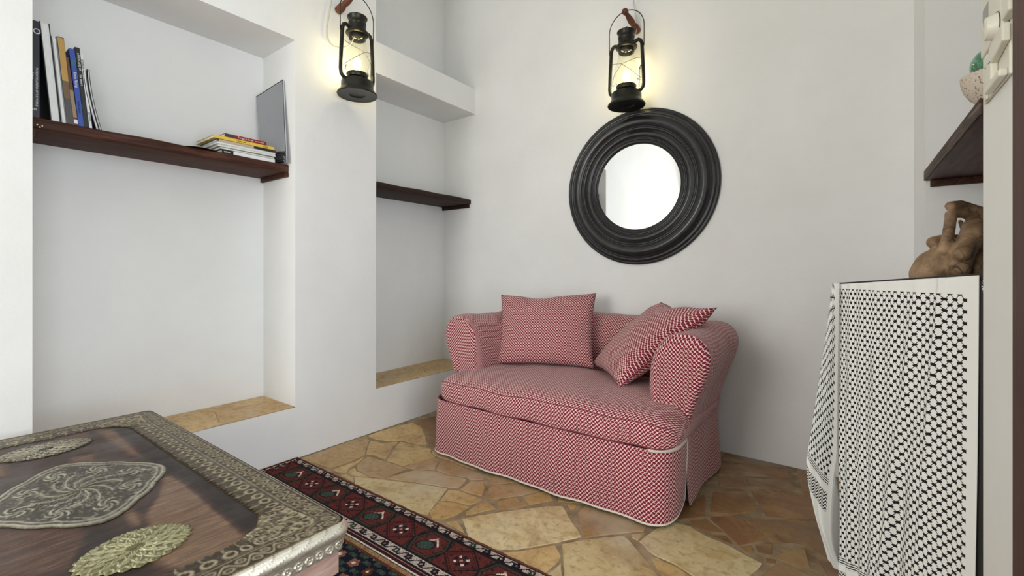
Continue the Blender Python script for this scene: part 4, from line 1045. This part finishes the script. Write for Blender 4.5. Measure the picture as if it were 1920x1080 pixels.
def upright(label, yb, yt, th, ztop, cov, pages_out, curve=0.0, depth=.23, xf=-2.70, kind='book', marks=(), bands=()):
    o = thing(kind, label, kind, (xf - depth / 2, yb + th / 2, SZ), 0, 'books standing at the left end of the shelf')
    def yc(q): return yb + (yt - yb) * (q if not curve else 1 - (1 - q) ** (1 + curve))
    cm = bookmat(cov); ct = min(.0028, th * .2); z1 = ztop
    mb = MB()
    lean_slab(mb, lambda q: yc(q), lambda q: yc(q) + ct, SZ, z1, xf - depth, xf)
    lean_slab(mb, lambda q: yc(q) + th - ct, lambda q: yc(q) + th, SZ, z1, xf - depth, xf)
    if pages_out: lean_slab(mb, lambda q: yc(q) + ct, lambda q: yc(q) + th - ct, SZ, z1, xf - depth, xf - depth + .003)
    else: lean_slab(mb, lambda q: yc(q) + ct, lambda q: yc(q) + th - ct, SZ, z1, xf - .003, xf)
    rel(o, mb.build('cover', cm, smooth=False))
    mb = MB(); i = .004
    lean_slab(mb, lambda q: yc(q) + ct, lambda q: yc(q) + th - ct, SZ + (i if not pages_out else .003), z1 - i, xf - depth + .0035, xf - (.0035 if not pages_out else i))
    rel(o, mb.build('pages', PAGE, smooth=False))
    for (q0, q1, rgb) in bands:
        mb = MB(); h = z1 - SZ
        lean_slab(mb, lambda q: yc(q0 + (q1 - q0) * q) + ct * .3, lambda q: yc(q0 + (q1 - q0) * q) + th - ct * .3, SZ + h * q0, SZ + h * q1, xf - .001, xf + .0006, 6)
        rel(o, mb.build('spine_panel', bookmat(rgb), smooth=False))
    for (txt, q, off, size, ink) in marks:
        h = z1 - SZ; y = yc(q); dy = (yc(max(0, q - .2)) - y); dz = -h * min(.2, q)
        d = Vector((0, dy, dz)).normalized(); up = Vector((0, -d.z, d.y)); nx = d.cross(up)
        mxx = Matrix(((d.x, up.x, nx.x, xf + .0009), (d.y, up.y, nx.y, y + off), (d.z, up.z, nx.z, SZ + h * q), (0, 0, 0, 1)))
        rel(o, letters(txt, size, mxx, ink, None))
    return o
upright('tall navy book with pale spine lettering against the niche edge, leftmost on the shelf', .3175, .3175, .030, 2.135, (34, 32, 52), False,
        marks=(('O', .925, .021, .030, WHITE_INK), ('THE ENCYCLOPEDIA OF THE WORLD', .52, .022, .0095, WHITE_INK), ('E. Harris', .46, .010, .008, WHITE_INK), ('B', .10, .015, .018, WHITE_INK)))
upright('thick leaning album with black cover and white page edges facing out', .381, .347, .030, 2.140, (20, 24, 30), True)
upright('slim white-paged book with grey cover leaning beside the thick album', .4135, .382, .016, 2.092, (120, 122, 128), True)
upright('leaning book with dark grey cover and yellow-ochre picture spine', .4305, .399, .0215, 2.098, (72, 70, 68), False, bands=((.50, .99, (176, 140, 74)), (.30, .50, (104, 84, 56)),))
upright('thin book with brown stone-pattern spine and white foot label', .4530, .4215, .0135, 2.020, (88, 52, 36), False, bands=((.03, .09, (228, 226, 222)), (.12, .52, (148, 124, 96)),))
upright('bright blue leaning book with white spine title', .4675, .4360, .0175, 2.062, (44, 74, 160), False, bands=((.78, .86, (44, 96, 120)),), marks=(('Earth Rising', .70, .009, .0135, WHITE_INK), ('Guide Books', .33, .009, .010, BLACK_INK)))
upright('black leaning book with small pale lettering, right of the blue one', .4860, .4545, .0155, 2.074, (20, 24, 24), False, marks=(('LANDSCAPES OF', .93, .008, .010, WHITE_INK), ('the desert', .66, .008, .011, WHITE_INK)))
upright('thin white book with black spine letters, right of the black one', .5025, .4710, .0090, 2.050, (216, 218, 220), False, marks=(('INTERIOR', .93, .0045, .009, BLACK_INK), ('EDITIONS', .22, .0045, .009, BLACK_INK)))
upright('short floppy magazine with dark cover curling outward', .5240, .4810, .0115, 1.985, (28, 28, 44), True, curve=.5, kind='magazine')
upright('outermost floppy magazine with black cover, curling at the right end of the row', .5360, .4945, .0080, 1.992, (24, 24, 28), True, curve=.6, kind='magazine')

# stack lying flat
def flat(label, y0, y1, z0, z1, cov, pages_side, rot, dx=0.0, kind='book', marks=(), bands=(), depth=.24):
    xf = -2.70 + dx; cy = (y0 + y1) / 2; cx = xf - depth / 2
    o = thing(kind, label, kind, (cx, cy, z0), radians(rot), 'reading matter stacked flat on the shelf')
    L = (y1 - y0) / 2; D = depth / 2; h = z1 - z0; ct = min(.0022, h * .22)
    mb = MB(); mb.box(-D, D, -L, L, 0, ct); mb.box(-D, D, -L, L, h - ct, h)
    if pages_side: mb.box(-D, -D + .003, -L, L, ct, h - ct)
    else: mb.box(D - .003, D, -L, L, ct, h - ct)
    mb.build('cover', bookmat(cov), o, smooth=False)
    MB().box(-D + .0035, D - (.003 if pages_side else .0035), -L + .003, L - .003, ct, h - ct).build('pages', PAGE, o, smooth=False)
    for (a, b, rgb) in bands:
        MB().box(D - .001, D + .0007, -L + 2 * L * a, -L + 2 * L * b, ct * .4, h - ct * .4).build('spine_panel', bookmat(rgb), o, smooth=False)
    for (txt, a, size, ink) in marks:
        mxx = Matrix(((0, 0, 1, D + .001), (1, 0, 0, -L + 2 * L * a), (0, 1, 0, h / 2), (0, 0, 0, 1)))
        letters(txt, size, mxx, ink, o)
    return o
z = SZ - .0005
for (lab, y0, y1, h, cov, ps, rot, dx, kd, mk, bd) in [
    ('black book with long white spine panel at the bottom of the flat stack', 1.030, 1.313, .0225, (18, 18, 20), False, .6, 0, 'book', (('edition', .03, .012, WHITE_INK),), ((.20, .99, (232, 230, 230)),)),
    ('grey-edged magazine lying just above the bottom black book', 1.020, 1.312, .0125, (120, 120, 120), True, 1.5, -.004, 'magazine', (), ()),
    ('white magazine with yellowish edge in the middle of the flat stack', 1.015, 1.318, .0115, (206, 208, 188), True, -1.2, .002, 'magazine', (), ()),
    ('plain white magazine under the brown-spined book of the flat stack', 1.005, 1.316, .0125, (206, 206, 204), True, .8, .0, 'magazine', (), ()),
    ('thin book with cream, brown and black spine below the yellow one', 1.010, 1.318, .0135, (70, 42, 36), False, -.8, .0, 'book', (), ((.03, .60, (196, 176, 146)), (.64, .95, (30, 30, 32)),)),
    ('yellow-spined book second from the top of the flat stack', 0.990, 1.306, .0165, (222, 190, 74), False, .5, .004, 'book', (('travel notes', .36, .009, BLACK_INK), ('journal', .80, .009, BLACK_INK)), ()),
    ('small red book with white title on top of the flat stack', 1.045, 1.262, .0195, (136, 26, 28), False, -.5, .004, 'book', (('Tango in Israel', .30, .0135, WHITE_INK), ('pocket series', .72, .009, WHITE_INK)), ((.0, .22, (60, 58, 58)),))]:
    o = flat(lab, y0, y1, z, z + h, cov, ps, rot, dx, kd, mk, bd); z += h + .0004
# glossy grey panel leaning in the corner
TL, TR, BR, BL = map(Vector, ((-2.965, 1.331, 2.185), (-2.722, 1.3735, 2.245), (-2.640, 1.352, 1.735), (-2.892, 1.328, 1.7335)))
nrm = (TR - BR).cross(TL - TR).normalized(); nrm = nrm if nrm.y < 0 else -nrm
pn = thing('mirror_panel', 'frameless grey reflective panel leaning against the niche end beside the flat stack', 'mirror', tuple((BL + BR) / 2))
def quadslab(c, n, t0, t1): return [p + n * t0 for p in c] + [p + n * t1 for p in c]
QF = [(0, 1, 2, 3), (4, 5, 6, 7), (0, 1, 5, 4), (1, 2, 6, 5), (2, 3, 7, 6), (3, 0, 4, 7)]
mb = MB(); mb.add(quadslab([TL, TR, BR, BL], nrm, .0035, .0055), QF); rel(pn, mb.build('reflective_face', M['dark_mirror'], smooth=False))
e = .002
mb = MB(); mb.add(quadslab([TL, TR, BR, BL], nrm, -.002, .0034), QF); rel(pn, mb.build('backing', mat('panel_backing', lin(205, 208, 212), .5), smooth=False))
mb = MB(); mb.tube([TL + nrm * .006, TR + nrm * .006, BR + nrm * .006], .0018, 6); rel(pn, mb.build('dark_edging', bookmat((30, 32, 36)), smooth=True))

# ================================================================ HIGH STAND WITH CHEQUERED CLOTH
PL, PRr = Vector((-.028, 2.03)), Vector((.285, 1.695)); dirp = (PRr - PL).normalized(); nb = Vector((-dirp.y, dirp.x))
if nb.x < 0: nb = -nb
WL = (PRr - PL).length; DEPTH = .43; ZL, ZR = 1.057, 1.0945
def zt(s): return ZL + (ZR - ZL) * s / WL
def P3(s, d, dz=0.0): q = PL + dirp * s + nb * d; return (q.x, q.y, zt(s) + dz)
st = thing('side_table', 'tall narrow table draped in black and white chequered cloth in front of the right niche', 'table', (P3(WL / 2, DEPTH / 2)[0], P3(WL / 2, DEPTH / 2)[1], 0))
c4 = [P3(0, 0), P3(WL, 0), P3(WL, DEPTH), P3(0, DEPTH)]
mb = MB(); mb.add([Vector(p) - Vector((0, 0, .022)) for p in c4] + [Vector(p) for p in c4], QF); rel(st, mb.build('table_top', bookmat((44, 36, 32), .5), smooth=False, bevel=.002))
for s, d in ((.055, .03), (WL - .012, .012), (.05, DEPTH - .04), (WL - .03, DEPTH - .03)):
    q = P3(s, d); mb = MB()
    u = dirp * .012; v_ = nb * .012; cc = [(q[0] + a * u.x + b * v_.x, q[1] + a * u.y + b * v_.y) for a, b in ((-1, -1), (1, -1), (1, 1), (-1, 1))]
    mb.add([(x, y, 0.0) for x, y in cc] + [(x, y, q[2] - .021) for x, y in cc], QF); rel(st, mb.build('leg', bookmat((58, 58, 54), .5), smooth=False))
CW = .58
def panel(a, b):
    k = a; f = .52 * k + .48 * k * k; z = zt(f * WL) - .006; zz = z + (0.012 - z) * b
    fc = .66 - .30 * b
    fold = -.020 * math.exp(-((f - fc) / .035) ** 2) * (.25 + .75 * b) + .012 * math.exp(-((f - fc - .06) / .05) ** 2) * b
    fc2 = .80 - .18 * b; fold += -.010 * math.exp(-((f - fc2) / .02) ** 2) * (1 - b * .5)
    pl = .0075 * sin(2 * pi * k * 8 + 1.5 * b) * (1 - f) ** 1.2 * (.35 + .65 * b) + .006 * sin(2 * pi * k * 3.3 + 2.2 * b) * b
    out = -.006 - .010 * b + fold + pl
    lat = f * WL * (1 - .030 * b) + .016 * b - .004 + .004 * sin(b * 9 + a * 2) * (1 - a) - (.010 * b if a > .5 else 0) * (a - .5)
    q = PL + dirp * lat + nb * out
    return (q.x, q.y, zz)
cl_ = thing('patterned_cloth', 'black and white chequered scarf hanging over the front of the tall table', 'cloth', P3(WL / 2, 0))
mb = MB(); mb.grid(panel, 150, 110, uvfn=lambda a, b: (a * CW, (zt((.52 * a + .48 * a * a) * WL) - .006) * (1 - b) + b * .012))
rel(cl_, mb.build('front_fall', M['keffiyeh'], sharp=180, thick=.0016))
# narrow fall on the left end
RE = [(-.024, 1.997, 1.056), (-.026, 1.996, .90), (-.028, 1.995, .735), (-.031, 1.993, .449), (-.041, 1.985, .354), (-.049, 1.979, .163), (-.031, 1.993, .068), (0.0, 2.016, .012)]
LE = [(-.047, 2.02, 1.052), (-.056, 1.985, .94), (-.070, 1.978, .82), (-.105, 1.955, .544), (-.122, 1.945, .411), (-.112, 1.95, .310), (-.085, 1.960, .190), (-.055, 1.975, .068)]
REs, LEs = smooth_path(RE, 8), smooth_path(LE, 8); nn = len(REs) - 1
def strip(a, b):
    i = int(round(b * nn)); r, l = REs[i], LEs[i]; p = r.lerp(l, a)
    o = .014 * sin(pi * a) + .004 * sin(a * 14 + b * 6) * b
    return (p.x - .5 * o, p.y - .85 * o, p.z)
mb = MB(); mb.grid(strip, 24, nn, uvfn=lambda a, b: (.582 - a * (.06 + .12 * sin(min(1, b * 1.3) * pi * .8)), strip(a, b)[2] - .255 + .55 * strip(a, b)[2] * 0 - a * .12))
rel(cl_, mb.build('side_fall', M['keffiyeh'], sharp=180, thick=.0016))
m = mat('cloth_reverse_shaded', lin(190, 190, 186), .95);  # plain back of the scarf, greyed to paint in the shade behind the fold
def back(a, b):
    i = int(nn * (.55 + .45 * b)); r = REs[min(nn, i)]
    e_ = Vector(panel(.05, .80 + .19 * b)) + Vector((nb.x, nb.y, 0)) * .05
    p = r.lerp(e_, a) + Vector((0, .012 * sin(pi * a), -.012 * sin(pi * a) * (1 - b)))
    return (p.x, p.y, max(.006, p.z - .12 * a * (1 - b)))
mb = MB(); mb.grid(back, 14, 14); rel(cl_, mb.build('inner_fold', m, sharp=180, thick=.0016))
# tuck over the top right corner
mb = MB()
def tuck(a, b): 
    p = Vector(P3(WL + .006 + .012 * a, -.008 + .03 * a, .002 - .07 * b * (1 - .2 * a))); return (p.x + .002 * sin(b * 9), p.y, p.z)
mb.grid(tuck, 6, 10, uvfn=lambda a, b: (.3 + a * .03, .5 + b * .07)); rel(cl_, mb.build('corner_tuck', M['keffiyeh'], sharp=180, thick=.0016))

# ================================================================ CARVED SCULPTURE
f_ = Vector((-.59496, .80376, 0)); r_ = Vector((.80376, .59496, 0))
def at(cx_, cy_, s):
    """spot on the sculpture drawing plane (drawing units) at distance s"""
    u, v = 1690 + cx_ / 6.35, 360 + cy_ / 6.35
    return (f_ + r_ * ((u - 960) / 851) + Vector((0, 0, (508 - v) / 851))) * s + Vector((0, 0, 1.1))
mb = MB()
def blob(path, flat=1.0):
    """chain of tapered overlapping balls: (x, y, radius, depth offset)"""
    for i in range(len(path) - 1 if len(path) > 1 else 1):
        a = path[i]; b = path[min(i + 1, len(path) - 1)]; n = 7 if len(path) > 1 else 1
        for k in range(n):
            q = k / max(1, n - 1); c = at(a[0] + (b[0] - a[0]) * q, a[1] + (b[1] - a[1]) * q, 1.50 + a[3] + (b[3] - a[3]) * q)
            rr = (a[2] + (b[2] - a[2]) * q) * .000278
            V = []; F = []; nu, nv = 14, 9
            for i2 in range(nv + 1):
                for j2 in range(nu):
                    th = pi * i2 / nv; ph = 2 * pi * j2 / nu
                    V.append(c + Vector((rr * sin(th) * cos(ph), rr * sin(th) * sin(ph), rr * cos(th) * flat)))
            for i2 in range(nv):
                for j2 in range(nu): F.append((i2 * nu + j2, i2 * nu + (j2 + 1) % nu, (i2 + 1) * nu + (j2 + 1) % nu, (i2 + 1) * nu + j2))
            mb.add(V, F)
blob([(345, 980, 200, .0), (430, 900, 225, .0), (600, 900, 290, .0), (800, 900, 300, .0), (1000, 930, 300, .0)])
blob([(385, 600, 74, .02), (480, 590, 84, .02), (640, 590, 88, .02), (860, 640, 120, .02)])
blob([(575, 268, 50, -.02), (590, 300, 58, -.02), (572, 420, 57, -.025), (550, 560, 62, -.03), (520, 700, 80, -.04)])
blob([(585, 262, 50, -.02), (740, 262, 52, -.01), (900, 290, 62, .0), (1080, 330, 80, .0)])
blob([(588, 168, 58, -.01), (700, 152, 56, .0), (820, 195, 60, .0), (960, 240, 62, .0), (1100, 260, 70, .0)])
blob([(700, 350, 26, .02), (745, 450, 34, .02), (800, 560, 60, .02)])
blob([(880, 420, 120, -.02), (830, 560, 120, -.05), (740, 700, 110, -.07), (690, 850, 110, -.075), (700, 930, 100, -.075)])
blob([(980, 380, 120, .0), (980, 600, 160, .0), (980, 800, 200, .0)])
blob([(780, 660, 70, -.09), (720, 740, 80, -.10)])
tmp = mb.build('carving_tmp', [], sharp=180)
md = tmp.modifiers.new('r', 'REMESH'); md.mode = 'VOXEL'; md.voxel_size = .0035
md = tmp.modifiers.new('s', 'SMOOTH'); md.iterations = 9; md.factor = .6
dg = bpy.context.evaluated_depsgraph_get(); me = bpy.data.meshes.new_from_object(tmp.evaluated_get(dg)); bpy.data.objects.remove(tmp, do_unlink=True)
bm = bmesh.new(); bm.from_mesh(me)
pn_ = (Vector(P3(WL, 0)) - Vector(P3(0, 0))).cross(Vector((nb.x, nb.y, 0))).normalized()
if pn_.z < 0: pn_ = -pn_
bmesh.ops.bisect_plane(bm, geom=bm.verts[:] + bm.edges[:] + bm.faces[:], plane_co=Vector(P3(0, 0, .0012)), plane_no=pn_, clear_inner=True)
bmesh.ops.holes_fill(bm, edges=[e for e in bm.edges if e.is_boundary])
# nothing reaches into the doorway pier
bmesh.ops.bisect_plane(bm, geom=bm.verts[:] + bm.edges[:] + bm.faces[:], plane_co=Vector((0, 1.556, 0)), plane_no=Vector((0, 1, 0)), clear_inner=True)
bmesh.ops.holes_fill(bm, edges=[e for e in bm.edges if e.is_boundary])
for fc in bm.faces: fc.smooth = True
me.name = 'sculpture'; bm.to_mesh(me); bm.free()
m = mat('carved_stone', rough=0.62); t = NT(m); v = t.coord()
n1 = t.noise(v, 14, 6, .65); vo = t.new('ShaderNodeTexVoronoi', feature='DISTANCE_TO_EDGE'); vo.inputs['Scale'].default_value = 28
t.link(t.mapping(v, (1, 1, 1)), vo.inputs['Vector'])
wv = t.noise(v, 7, 3, .5)
crack = t.math('LESS_THAN', t.math('ADD', vo.outputs['Distance'], t.math('MULTIPLY', t.math('GREATER_THAN', wv, .47), 1.0)), .018)
c = t.ramp(n1, [(.32, lin(96, 74, 54)), (.5, lin(140, 112, 84)), (.68, lin(176, 146, 114))])
t.link(t.mix(t.math('MULTIPLY', crack, .75), c, lin(46, 32, 24)), t.bsdf.inputs['Base Color'])
t.bump(t.math('SUBTRACT', n1, t.math('MULTIPLY', crack, .4)), .6, .006)
me.materials.clear(); me.materials.append(m)
sc = bpy.data.objects.new('sculpture', me); col.objects.link(sc)
tag(sc, 'carved brown figure with bent arms resting on the cloth-draped tall table', 'sculpture')

# ================================================================ BOWL AND GREEN BALL ON THE RIGHT SHELF
bc = (.3190, 1.768, 1.5178)
bw = thing('bowl', 'speckled beige bowl with twig base on the worn right-hand shelf', 'bowl', bc)
m = mat('speckled_ceramic', rough=.6); t = NT(m); n1 = t.noise(t.coord(), 160, 3, .6)
t.link(t.ramp(n1, [(.36, lin(104, 76, 60)), (.43, lin(206, 194, 178))]), t.bsdf.inputs['Base Color'])
MB().lathe([(r, z + .026) for r, z in [(.0005, .012), (.030, .012), (.048, .030), (.060, .052), (.066, .074), (.067, .092), (.063, .094), (.062, .076), (.045, .040), (.0005, .026)]], 48).build('bowl_body', m, bw)
mb = MB(); rnd = random.Random(4)
for k in range(60):
    a = rnd.uniform(0, 2 * pi); p = [(.034 * cos(a + j * .25) * (1 + .1 * rnd.random()), .034 * sin(a + j * .25) * (1 + .1 * rnd.random()), .0035 + (k / 60) * .036 + rnd.random() * .008) for j in range(4)]
    mb.tube(p, .0028, 6)
mb.build('twig_base', mat('twigs', lin(122, 66, 42), .7), bw)
m = mat('green_glass', rough=.12); t = NT(m); n1 = t.noise(t.coord(), 90, 4, .6)
t.link(t.ramp(n1, [(.35, lin(30, 84, 58)), (.65, lin(96, 156, 120))]), t.bsdf.inputs['Base Color'])
t.bsdf.inputs['Coat Weight'].default_value = .6
mb = MB(); mb.lathe([(.050 * sin(pi * k / 24) + .0003, .050 - .050 * cos(pi * k / 24)) for k in range(25)], 40)
ball = mb.build('glass_float', m); ball.location = (bc[0] + .002, bc[1], bc[2] + .094)
tag(ball, 'green glass ball sitting in the speckled bowl on the right shelf', 'glass ball')

# ================================================================ THERMOSTAT AND HOLDER ON THE DOORWAY PIER
th_ = thing('thermostat', 'cream wall control with round dial on the pier by the doorway', 'thermostat', (XR, 1.40, 1.62))
CP = M['cream_plastic']
MB().box(-.012, 0, -.075, .105, -.028, .115).build('housing', CP, th_, smooth=False, bevel=.005)
dm = Matrix.Translation((-.012, -.040, -.012)) @ Matrix.Rotation(radians(-90), 4, 'Y')
MB().lathe([(.0005, .019), (.019, .019), (.0225, .0175), (.0235, .014), (.0245, .008), (.0285, .001), (.029, 0)], 48, dm).build('dial', CP, th_, sharp=50)
MB().lathe([(.0288, .0002), (.0300, .0004), (.0302, .0016), (.0290, .0018), (.0288, .0002)], 48, dm).build('dial_ring', bookmat((60, 58, 50)), th_)
MB().box(-.0316, -.0310, -.041, -.039, -.006, .006).build('dial_mark', bookmat((60, 58, 50)), th_, smooth=False)
MB().box(-.0126, -.0115, .030, .080, .030, .075).build('display_window', bookmat((150, 152, 148)), th_, smooth=False)
MB().box(-.0126, -.0115, -.022, -.006, .072, .098).build('red_print', bookmat((206, 150, 144)), th_, smooth=False)
hd = thing('remote_holder', 'cream plastic bracket on the pier just below the round dial', 'holder', (XR, 1.40, 1.54))
MB().box(-.006, 0, -.100, .112, -.052, .050).build('back_plate', CP, hd, smooth=False, bevel=.003)
MB().box(-.020, -.006, -.095, .030, -.052, -.036).build('tray', CP, hd, smooth=False, bevel=.004)
MB().box(-.010, -.006, .060, .085, -.052, .050).build('side_cheek', CP, hd, smooth=False, bevel=.002)
MB().box(-.018, -.006, -.020, .020, -.0355, .010).build('insert', CP, hd, smooth=False, bevel=.003)
mb = MB(); Pq = [(.045, .010), (-.030, .048), (-.110, .048), (-.110, .012), (-.020, .000)]
mb.add([(-.018, y, z) for y, z in Pq] + [(-.006, y, z) for y, z in Pq],
    [(0, 1, 2, 3, 4), (5, 6, 7, 8, 9), (0, 1, 6, 5), (1, 2, 7, 6), (2, 3, 8, 7), (3, 4, 9, 8), (4, 0, 5, 9)]); mb.build('slanted_arm', CP, hd, smooth=False, bevel=.003)
tag(MB().box(XR - .014, XR, 1.266, 1.318, 1.60, 1.93).build('cover_plate', CP, smooth=False, bevel=.004), 'flat cream cover plate on the pier touching the door frame', 'cover plate')

# ================================================================ PARTS OF PARTS
SUB = {'dial_ring': 'dial', 'dial_mark': 'dial', 'display_window': 'housing', 'red_print': 'housing', 'burner_gallery': 'burner', 'hood_vents': 'hood', 'top_ring': 'hood',
       'hem_piping': 'valance', 'edge_piping': 'valance', 'top_binding': 'valance', 'cushion_seam': 'seat_cushion', 'gathered_seam': 'seat_cushion', 'edge_seam': 'cover',
       'spine_panel': 'cover', 'spine_lettering': 'cover', 'screw_heads': 'board', 'raised_knot': 'board', 'front_edge': 'board', 'insert': 'tray', 'dark_edging': 'reflective_face',
       'corner_tuck': 'front_fall', 'overcast_edge': 'pile'}
for root in [o for o in bpy.data.objects if o.parent is None]:
    kids = list(root.children); base = lambda o: o.name.split('.')[0]
    for k in kids:
        host = next((h for h in kids if base(h) == SUB.get(base(k))), None)
        if host is not None and host is not k:
            k.parent = host; k.matrix_parent_inverse = Matrix.Identity(4)
